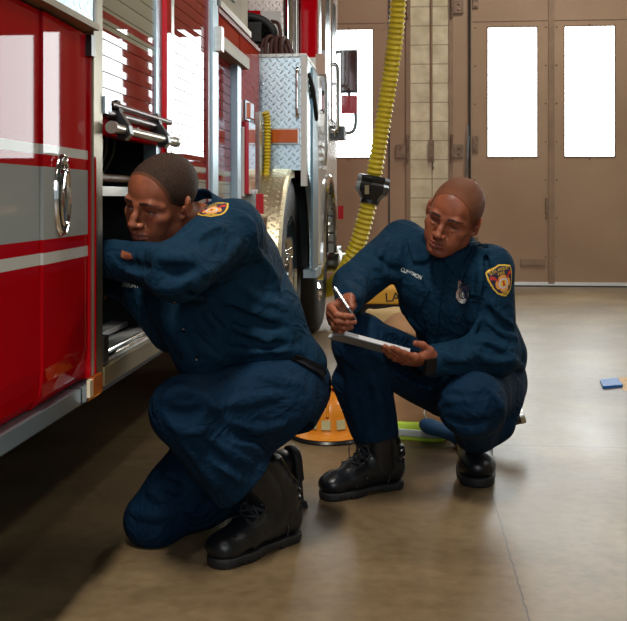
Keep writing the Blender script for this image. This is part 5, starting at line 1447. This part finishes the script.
# ================================================================ the man kneeling and reaching into the truck
def man_reaching():
    hM = rotm(151, -17, -12); hT = V_(W(161, 200.5, 2.42)); hS = .96
    shL, shR = W(229, 234, 2.47), W(170, 252, 2.64); elL, elR = W(178, 271, 2.23), W(143, 290, 2.70); wrL, wrR = W(112, 259, 2.42), W(113, 284, 2.86)
    hipL, hipR = W(270, 402, 2.52), W(252, 400, 2.66); knL, knR = W(186, 411, 2.34), W(154, 519, 2.60); anL, anR = W(273, 492, 2.58), W(268, 478, 2.84)
    pel = W(277, 378, 2.64); abd = W(248, 330, 2.62); che = W(212, 272, 2.58); nb = W(199, 226, 2.52)
    hf = head_field(hM, hT, hS, lids=.52)
    nk = hT + hM @ np.array((0, -.022, -.055)); n2 = V_(nb)
    hf.frame(); hf.cap(nk, n2, .052, .058, k=.02); hf.cap(hT + hM @ np.array((0, .02, -.08)), n2 + np.array((0, -.02, .01)), .034, .040, k=.02)
    hm = hf.mesh(1)
    al = (shL, shR, elL, elR, wrL, wrR, hipL, hipR, knL, knR, anL, anR, nb); P = np.array([V_(p) for p in al])
    tf = Field(P.min(0) - .12, P.max(0) + .12, .010)
    for a, b, r1, r2 in ((pel, abd, .10, .095), (abd, che, .095, .11), (che, nb, .10, .05), (shL, elL, .042, .036), (elL, wrL, .036, .028), (shR, elR, .042, .036), (elR, wrR, .036, .026),
                         (hipL, knL, .06, .045), (hipR, knR, .06, .040), (knL, anL, .042, .035), (knR, anR, .040, .033), (che, shL, .07, .045), (che, shR, .07, .045)): tf.cap(V_(a), V_(b), r1, r2, k=.03)
    tm = tf.mesh(1)
    wl = V_(wrL); h1 = Field(wl - .2, wl + .2, .0025); d = V_(wrL - elL); hand_field(h1, wl, d, (0, 0, -1), (0, 1, 0), [(20, 20, 15)] * 4, [(.012, .022, .006), (.036, .044, .018), (.062, .056, .026), (.085, .056, .036)], S=.92); h1m = h1.mesh(1)
    wr = V_(wrR); h2 = Field(wr - .2, wr + .2, .0025); d = V_(wrR - elR); hand_field(h2, wr, d, (0, 0, -1), (0, -1, 0), [(35, 30, 20)] * 4, [(.012, .022, .006), (.036, .044, .018), (.062, .056, .026), (.085, .056, .036)], S=.92); h2m = h2.mesh(1)
    parts = [hm, tm, h1m, h2m]; tint = np.concatenate([head_tint(hm[0], hM, hT, hS)] + [np.zeros(len(q[0])) for q in parts[1:]])
    base = W(220, 520, 2.6); man = solid('person', parts, m_skin, None, tint, origin=(base.x, base.y, 0))
    tag(man, 'man in navy uniform kneeling on one knee and reaching into the open truck compartment', 'person')
    q = hair_field(hM, hT, hS, line=.042).mesh(1); solid('hair', [q], m_hair, man, hair_tint(q[0], hM, hT, hS, .042, .010))
    eyes(hM, hT, hS, man, (.55, 1, -.15))
    # ---- shirt
    P2 = np.array([V_(p) for p in (shL, shR, elL, elR, wrL, wrR, abd, nb, pel)]); f = Field(P2.min(0) - .15, P2.max(0) + .15, .0045)
    fw = (shR - shL).normalized().cross(Vector((0, 0, 1))); fw = fw if fw.x < 0 else -fw; R = axes_from(fw, che - abd)
    f.ell(V_(che), (.175, .130, .17), R=R, k=0)
    f.ell(V_(abd) , (.165, .140, .16), R=R, k=.06)
    f.ell(V_(W(276, 368, 2.64)), (.145, .13, .10), R=R, k=.05)
    f.cap(V_(W(170, 300, 2.50)), V_(W(200, 355, 2.46)), .060, .065, k=.08)        # front of the shirt hanging forward
    f.cap(V_(W(150, 290, 2.64)), V_(W(175, 325, 2.60)), .075, .075, k=.06)
    for s in (shL, shR): f.cap(V_(nb) + np.array((0, 0, -.035)), V_(s), .060, .072, k=.05)
    f.cap(V_(shL), V_(elL), .084, .068, k=.035); f.cap(V_(elL), V_(wrL), .060, .047, k=.02)
    f.ell(V_(W(234, 230, 2.56)), (.072, .075, .080), k=.05)
    f.cap(V_(shR), V_(elR), .076, .062, k=.03); f.cap(V_(elR), V_(wrR), .058, .042, k=.02)
    f.cap(V_(W(248, 262, 2.66)), V_(W(270, 345, 2.68)), .083, .080, k=.07)         # back
    f.ell(V_(nb) + np.array((0, .03, -.01)), (.075, .06, .05), k=.03)
    K = f.crease
    for p in ([(150, 250), (165, 258), (182, 258)], [(125, 268), (142, 275), (160, 280)], [(150, 285), (170, 288), (190, 280)], [(190, 240), (205, 232), (222, 228)], [(200, 275), (222, 262), (240, 240)],
              [(195, 285), (225, 278), (250, 255)], [(180, 292), (205, 300), (235, 300)], [(225, 300), (250, 310), (275, 318)], [(240, 285), (262, 300), (285, 308)], [(255, 250), (268, 268), (278, 290)],
              [(215, 345), (240, 350), (270, 350)], [(230, 325), (255, 335), (290, 340)], [(190, 330), (205, 350), (220, 360)], [(262, 340), (280, 350), (300, 352)], [(205, 310), (220, 330), (240, 345)], [(160, 312), (175, 335), (190, 358)],
              [(235, 212), (250, 225), (255, 245)]):
        K(p, r=.0095, k=.020, sink=.35)
    for p in ([(185, 292), (215, 287), (245, 268)], [(165, 268), (180, 272), (195, 268)], [(230, 312), (255, 322), (285, 328)], [(222, 335), (250, 343), (285, 346)], [(120, 262), (135, 266), (150, 268)], [(195, 315), (208, 335), (222, 350)]):
        K(p, r=.009, k=.018, sink=.25, op='-')
    f.noise(.0026, 26, 9)
    f.cap(V_(nb) + np.array((0, -.01, .0)), V_(hT) + hM @ np.array((0, -.0, -.08)), .060, .066, k=.008, op='-')
    # slit of the cuff where the forearm shows
    p = f.look(126, 253.5)
    shirt = solid('shirt', [f.mesh(2)], m_shirt, man); b = bvh_of(shirt)
    fr = frame_at(b, 127, 255, 1, .22, 4)
    decal('sleeve_opening', [(-.030, .010), (.020, .004), (.030, -.006), (.0, -.010), (-.022, -.006)], m_skin, fr, b, .0015, man, n=4, thick=.001)
    def collar(c, up, front, parent, r=.062, gap=26, tip=.052):
        up = Vector(up).normalized(); fr_ = Vector(front); fr_ = (fr_ - up * fr_.dot(up)).normalized(); sd = up.cross(fr_); bm = NB(); prev = None; n = 40
        for k in range(n + 1):
            a = math.radians(gap + (360 - 2 * gap) * k / n); d = fr_ * math.cos(a) + sd * math.sin(a); fwt = max(0, math.cos(a)) ** 2
            drop = .030 + tip * fwt ** 1.5; out = .020 + .012 * fwt
            row = [bm.verts.new(c + d * (r * .98) + up * (-.012 - .02 * fwt)), bm.verts.new(c + d * r + up * (.018 - .024 * fwt)), bm.verts.new(c + d * (r * 1.06) + up * (.021 - .024 * fwt)),
                   bm.verts.new(c + d * (r + out * .6) + up * (.006 - drop * .45)), bm.verts.new(c + d * (r + out) + up * (.004 - drop))]
            if prev:
                for i in range(4): bm.faces.new((prev[i], row[i], row[i + 1], prev[i + 1]))
            prev = row
        bmesh.ops.recalc_face_normals(bm, faces=bm.faces); bmesh.ops.solidify(bm, geom=bm.faces[:], thickness=.003)
        return put('collar', bm, m_shirt, parent, smooth=True)
    collar(nb + Vector((-.012, -.010, .030)), V_(nk) - V_(che), fw, shirt, r=.064)
    for x, y in ((174, 302), (184, 331), (197, 358)): button(shirt, b, x, y)
    strip_on('placket', b, [(168, 294), (174, 304), (184, 331), (197, 358), (203, 368)], .034, m_shirt, shirt, lift=.0006)
    fr = frame_at(b, 130, 285, 1, .03, 10, .7)
    if fr: text_on('name_tape', 'KNIGHT', .0125, m_silverthread, fr, b, .0022, shirt, width=.060, bold=.015)
    fr = frame_at(b, 212, 210, 1, -.12, 5, .7); sleeve_patch(shirt, fr, b, .092, .078)
    # ---- trousers
    P3 = np.array([V_(p) for p in (hipL, hipR, knL, knR, anL, anR)]); f = Field(P3.min(0) - .13, P3.max(0) + np.array((.14, .15, .12)), .0045)
    f.ell(V_(pel) + np.array((0, 0, -.03)), (.150, .140, .12), R=R, k=0)
    f.cap(V_(hipL), V_(knL), .118, .074, k=.04); f.ell(V_(W(273, 402, 2.56)), (.108, .12, .115), k=.05)
    f.ell(V_(knL), (.072, .075, .076), k=.03)
    he = W(246, 479, 2.46); f.cap(V_(knL), V_(W(268, 503, 2.50)), .074, .086, k=.03); f.cap(V_(W(205, 440, 2.37)), V_(W(235, 478, 2.42)), .070, .070, k=.03)
    f.cap(V_(hipR), V_(knR), .108, .072, k=.03); f.cap(V_(knR), V_(anR), .070, .060, k=.03); f.cap(V_(W(175, 490, 2.62)), V_(W(200, 500, 2.68)), .07, .065, k=.04)
    K = f.crease
    for p in ([(165, 400), (180, 392), (200, 396)], [(172, 425), (190, 432), (205, 430)], [(205, 395), (215, 410), (222, 425)], [(215, 425), (235, 440), (258, 450)], [(210, 440), (232, 455), (250, 462)],
              [(195, 445), (212, 465), (226, 485)], [(205, 455), (222, 470), (240, 482)], [(180, 438), (200, 462), (215, 488)], [(225, 405), (250, 400), (280, 395)], [(230, 425), (255, 430), (285, 425)],
              [(250, 375), (270, 378), (300, 385)], [(240, 445), (265, 455), (285, 452)], [(135, 480), (150, 490), (165, 500)], [(150, 455), (165, 470), (180, 480)], [(132, 510), (150, 515), (175, 512)], [(180, 500), (195, 510), (205, 512)]):
        K(p, r=.0100, k=.020, sink=.35)
    for p in ([(215, 415), (228, 430), (250, 440)], [(190, 440), (208, 452), (225, 465)], [(170, 412), (185, 415), (200, 412)], [(200, 460), (220, 478), (236, 490)], [(150, 470), (165, 485), (178, 490)]):
        K(p, r=.010, k=.020, sink=.2, op='-')
    f.noise(.0024, 26, 11)
    f.plane(V_(he), V_(W(268, 502, 2.47) - he), near=.21)
    f.cap(V_(W(258, 492, 2.48)), V_(W(240, 472, 2.45)), .070, .058, k=.004, op='-')
    f.plane((0, 0, .001), (0, 0, -1))
    tr = solid('trousers', [f.mesh(2)], m_pants, man); bt = bvh_of(tr)
    both = bt
    bl = strip_on('belt', b, [(292, 358), (300, 362), (308, 366), (316, 370), (322, 376)], .030, mat('black_leather_belt', (.004, .005, .008), rough=.5, spec=.2), man, lift=.004, thick=.004)
    bl2 = strip_on('belt', bt, [(292, 358), (300, 362), (308, 366), (316, 370), (322, 376)], .030, MATS['black_leather_belt'], man, lift=.004, thick=.004)
    f = Field(V_(anL) - .16, V_(anL) + .16, .006); f.cap(V_(anL) + np.array((0, 0, -.04)), V_(anL.lerp(knL, .28)), .050, .054, k=0); solid('sock', [f.mesh(1)], m_leather, man)
    # ---- boots
    toe, heel = Vector((*G(214, 568), 0)), Vector((*G(289, 540), 0)); d = (toe - heel).normalized(); M = axes_from(d, (0, 0, 1))
    boot(man, M, V_(toe) - V_(d) * .284 + np.array((0, 0, .001)), .98, 0, 4, shaft_tilt=.32, shaft=.24)
    toe = Vector((*G(292, 508), 0)); dn = Vector((.35, .30, -1)).normalized()
    fwd = Vector((.10, .05, -1)).normalized(); upv = Vector((-.8, -.6, 0)); M = axes_from(fwd, upv)
    boot(man, M, V_(W(284, 470, 2.90)) + np.array((.03, .02, .06)), 1.0, -0, 6, shaft_tilt=.0, shaft=.20)
    return man
MAN1 = man_reaching()
# ================================================================ turnout gear on the floor behind the men
m_tancloth = mat('tan_turnout_cloth', (.34, .19, .095), rough=.8, noise=.18, nscale=9, bump=.3, bscale=30)
m_tan2 = mat('khaki_turnout_cloth', (.50, .36, .17), rough=.8, noise=.12, nscale=9, bump=.3, bscale=30)
m_lime = mat('lime_reflective', (.48, .72, .06), rough=.5); m_silvert = mat('silver_reflective', (.60, .68, .68), rough=.3, metal=.3)
mat_ref = mat('pale_reflector', (.55, .52, .28), rough=.4)
m_helmet = mat('orange_helmet_shell', (.72, .25, .02), rough=.3, coat=.6)
m_bagy = mat('amber_bag_fabric', (.62, .32, .03), rough=.55)
m_bluec = mat('blue_cloth', (.02, .10, .24), rough=.8, bump=.2)
# helmet
hc = W(330, 420, 3.80); hx, hy = hc.x, hc.y
H = empty('fire_helmet', (hx, hy, 0), 'orange fire helmet with pale reflective squares on the floor between the two men', 'helmet')
bm = NB(); prof = [(0.0, .150), (.010, .158), (.016, .150), (.022, .118), (.035, .112), (.08, .108), (.125, .090), (.150, .060), (.162, .025), (.164, 0)]
lathe(bm, (hx, hy, .006), (0, 0, 1), prof, 40)
for v in bm.verts: v.co.y = hy + (v.co.y - hy) * 1.25
put('shell', bm, m_helmet, H, smooth=True)
bm = NB(); lathe(bm, (hx, hy, .001), (0, 0, 1), [(0, .150), (.004, .164), (.012, .160), (.014, .150)], 40)
for v in bm.verts: v.co.y = hy + (v.co.y - hy) * 1.25
put('brim_edge', bm, m_blackp, H, smooth=True)
for a in (-118, -92, -64, 60, 120, 180, 0):
    t = math.radians(a); n = Vector((math.cos(t), math.sin(t) / 1.25, .12)).normalized(); p = Vector((hx + .1115 * math.cos(t), hy + .1115 * 1.25 * math.sin(t), .060)); s = Vector((0, 0, 1)).cross(n).normalized()
    bm = NB(); obox(bm, p + n * .001, s, n.cross(s), n, .017, .017, .002); put('reflector', bm, mat_ref, H, bevel=.003)
for k in range(4):
    t = k * PI / 4; pts = [(hx + r * math.cos(t), hy + r * 1.25 * math.sin(t), z + .008) for r, z in ((.108, .08), (.090, .127), (.055, .155), (.0, .168), (-.055, .155), (-.090, .127), (-.108, .08))]
    bm = NB(); tube(bm, spline(pts, 5), .006, 8); put('rib', bm, m_helmet, H, smooth=True)
bm = NB(); tube(bm, spline([(hx - .06, hy - .03, .165), (hx - .03, hy - .06, .195), (hx + .02, hy - .05, .20), (hx + .05, hy - .02, .18), (hx + .07, hy, .15)], 6), .013, 8); put('chin_strap', bm, m_black, H, smooth=True)
# heap of turnout trousers with a reflective cuff
c0 = W(413, 425, 3.80)
f = Field((c0.x - .25, c0.y - .25, -.02), (c0.x + .32, c0.y + .45, .52), .006)
cx, cy = c0.x, c0.y
f.ell((cx + .02, cy + .03, .09), (.13, .13, .12), k=0); f.ell((cx - .02, cy + .16, .20), (.15, .13, .20), k=.06); f.ell((cx + .12, cy + .10, .10), (.12, .12, .13), k=.05)
f.ell((cx - .0, cy + .20, .34), (.14, .10, .10), k=.06); f.cap((cx - .06, cy - .03, .05), (cx + .08, cy - .07, .05), .07, .06, k=.04)
rg = random.Random(4)
for i in range(26):
    x, z = cx + rg.uniform(-.12, .18), rg.uniform(.07, .40)
    f.cap((x - .06, cy - .075 + z * .35, z), (x + .06, cy - .055 + z * .35, z + rg.uniform(-.05, .05)), .015, .009, k=.012)
f.noise(.006, 34, 8); f.plane((cx, cy, .001), (0, 0, -1))
TP = solid('turnout_trousers', [f.mesh(1)], m_tancloth, None, origin=(cx, cy, 0)); tag(TP, 'crumpled brown turnout trousers with a lime reflective cuff on the floor behind the crouching man', 'trousers')
f2 = Field((cx - .16, cy - .22, -.01), (cx + .20, cy + .10, .09), .004); f2.cap((cx - .065, cy - .045, .035), (cx + .075, cy - .085, .035), .074, .066, k=0); f2.plane((cx, cy, .002), (0, 0, -1)); f2.plane((cx, cy, .066), (0, 0, 1)); f2.noise(.002, 40, 2)
cuffm = solid('reflective_cuff', [f2.mesh(1)], m_lime, TP)
f3 = Field((cx - .16, cy - .22, .01), (cx + .20, cy + .10, .06), .003); f3.cap((cx - .065, cy - .046, .035), (cx + .075, cy - .086, .035), .0765, .0685, k=0); f3.plane((cx, cy, .016), (0, 0, -1)); f3.plane((cx, cy, .044), (0, 0, 1))
solid('reflective_stripe', [f3.mesh(0)], m_silvert, cuffm)
bm = NB(); box(bm, cx + .045, cx + .12, cy - .075, cy - .055, .115, .150); put('red_tab', bm, mat('red_webbing', (.55, .02, .02), rough=.6), TP, bevel=.006)
bm = NB(); tube(bm, spline([(cx + .05, cy - .09, .12), (cx + .04, cy - .115, .10), (cx + .06, cy - .12, .075), (cx + .09, cy - .115, .085), (cx + .095, cy - .10, .11)], 6), .0022, 6); put('cord_loop', bm, m_silvert, TP, smooth=True)
# khaki coat folded over the heap
c1 = W(398, 322, 4.25); f = Field((c1.x - .26, c1.y - .16, -.01), (c1.x + .30, c1.y + .20, .50), .006)
f.ell((c1.x, c1.y, .34), (.17, .10, .09), k=0); f.ell((c1.x + .05, c1.y, .18), (.18, .10, .19), k=.06); f.ell((c1.x - .05, c1.y + .02, .12), (.15, .10, .13), k=.05)
for i in range(7):
    z = .22 + .03 * i; f.cap((c1.x - .12, c1.y - .06, z + .07 - .01 * i), (c1.x + .12, c1.y - .09, z), .012, .012, k=.02)
f.noise(.005, 30, 5); f.plane((c1.x, c1.y, .001), (0, 0, -1))
TCo = solid('turnout_coat', [f.mesh(1)], m_tan2, None, origin=(c1.x, c1.y, 0)); tag(TCo, 'khaki turnout coat bundled on the floor in front of the amber lettered bag', 'coat')
# amber bag with black lettering
c2 = W(398, 297, 4.62); BG = empty('gear_bag', (c2.x, c2.y, 0), 'amber yellow gear bag with black capital letters standing behind the khaki coat', 'bag')
z0, z1 = .0, .905 - .093 * 4.62 + .04
f = Field((c2.x - .24, c2.y - .14, -.01), (c2.x + .24, c2.y + .16, .56), .006); f.rbox((c2.x, c2.y + .02, .25), (.19, .11, .25), .035, k=0); f.noise(.003, 18, 3)
bo_ = solid('bag_body', [f.mesh(1)], m_blackp, BG)
f = Field((c2.x - .24, c2.y - .15, .38), (c2.x + .24, c2.y + .16, .56), .006); f.rbox((c2.x, c2.y + .02, .25), (.196, .116, .254), .035, k=0); f.plane((c2.x, c2.y, .405), (0, 0, -1)); f.noise(.003, 18, 3)
ye = solid('bag_lid', [f.mesh(1)], m_bagy, BG)
bb = bvh_of(ye); fr = frame_at(bb, 401, 296.5, 1, -.07, 3)
if fr: text_on('lettering', 'LAFD', .040, mat('black_print', (.03, .025, .01), rough=.6), fr, bb, .001, ye, width=.138, bold=.01)
bm = NB(); tube(bm, spline([(c2.x - .14, c2.y - .09, .36), (c2.x - .10, c2.y - .13, .34), (c2.x + .05, c2.y - .14, .34), (c2.x + .12, c2.y - .09, .36)], 6), .012, 8); put('handle', bm, m_black, BG, smooth=True)
# blue cloth and a black strap with a metal end
c3 = W(452, 430, 3.60); f = Field((c3.x - .16, c3.y - .14, -.01), (c3.x + .26, c3.y + .16, .16), .005)
f.cap((c3.x - .07, c3.y, .065), (c3.x + .05, c3.y - .01, .03), .045, .04, k=0, flat=(0, 0, 1), fl=.6); f.cap((c3.x + .05, c3.y - .01, .03), (c3.x + .10, c3.y + .01, .03), .04, .03, k=.03); f.noise(.003, 30, 6); f.plane((0, c3.y, .001), (0, 0, -1), near=None)
o = solid('folded_cloth', [f.mesh(1)], m_bluec, None, origin=(c3.x, c3.y, 0)); tag(o, 'dark blue cloth lying on the floor behind the crouching man\'s bent knee', 'cloth')
a, b_ = W(492, 424, 3.62), W(519, 415, 3.62); a.z = max(a.z, .035); ST_ = empty('flashlight', (a.x, a.y, 0), 'black flashlight with a pale metal end lying behind the crouching man\'s left boot', 'flashlight')
dd = (b_ - a).normalized()
bm = NB(); lathe(bm, a - dd * .08, dd, [(0, 0), (0, .018), (.01, .021), (.13, .021), (.15, .030), (.185, .032), (.185, 0)], 20); put('body', bm, m_blackp, ST_, smooth=True)
bm = NB(); lathe(bm, a + dd * .105, dd, [(-.004, .031), (-.004, .034), (.012, .034), (.014, .028), (.010, 0)], 20); put('bezel', bm, m_steel, ST_, smooth=True)
# ================================================================ light and camera
w = bpy.data.worlds.new('World'); scene.world = w; w.use_nodes = True
bg = w.node_tree.nodes['Background']; bg.inputs[0].default_value = (.80, .92, 1.0, 1); bg.inputs[1].default_value = .5
def area(name, loc, rot, sx, sy, power, col=(1, 1, 1)):
    ld = bpy.data.lights.new(name, 'AREA'); ld.shape = 'RECTANGLE'; ld.size = sx; ld.size_y = sy; ld.energy = power; ld.color = col
    o = bpy.data.objects.new(name, ld); COL.objects.link(o); o.location = loc; o.rotation_euler = rot; return o
# soft fill light added on the camera side, in an unseen bay
area('camera_side_fill', (1.6, RY0 + .05, 3.2), (PI / 2, 0, 0), 3.9, 2.2, 150, (.88, .95, 1))
# ceiling strip lights with their fixtures
m_tube = mat('lit_tube', (.9, .9, .9), emit=(1, .93, .82), estr=8)
for i, (x, y, p) in enumerate(((-.5, .6, 190), (2.6, 4.2, 50), (1.5, 8.0, 80), (5.5, 3.0, 20), (.6, -2.6, 8))):
    f = empty('ceiling_lamp', (x, y, 4.6), 'long ceiling strip lamp hanging over the hall floor', 'lamp', 'ceiling strip lamps')
    boxes('housing', [(x - .12, x + .12, y - .75, y + .75, 4.60, 4.66), (x - .01, x + .01, y - .6, y - .58, 4.66, RZ1), (x - .01, x + .01, y + .58, y + .6, 4.66, RZ1)], m_white, f)
    bm = NB(); tube(bm, [(x - .05, y - .7, 4.575), (x - .05, y + .7, 4.575)], .018, 8); tube(bm, [(x + .05, y - .7, 4.575), (x + .05, y + .7, 4.575)], .018, 8)
    put('lamp_tube', bm, m_tube, f, smooth=True)
    area('strip_light', (x, y, 4.54), (0, 0, 0), .3, 1.5, p, (1, .93, .82))
cd = bpy.data.cameras.new('Camera'); cam = bpy.data.objects.new('Camera', cd); COL.objects.link(cam)
cd.sensor_width = 36; cd.sensor_fit = 'HORIZONTAL'; cd.lens = 36 * F / 627
cam.location = (0, 0, CAMH); cam.rotation_euler = (PI / 2, 0, TH)
cd.shift_y = -114.5 / 627; cd.clip_start = .05
scene.camera = cam
vs = scene.view_settings; vs.view_transform = 'Standard'; vs.look = 'None'; vs.gamma = 1; vs.exposure = 0; vs.use_curve_mapping = False
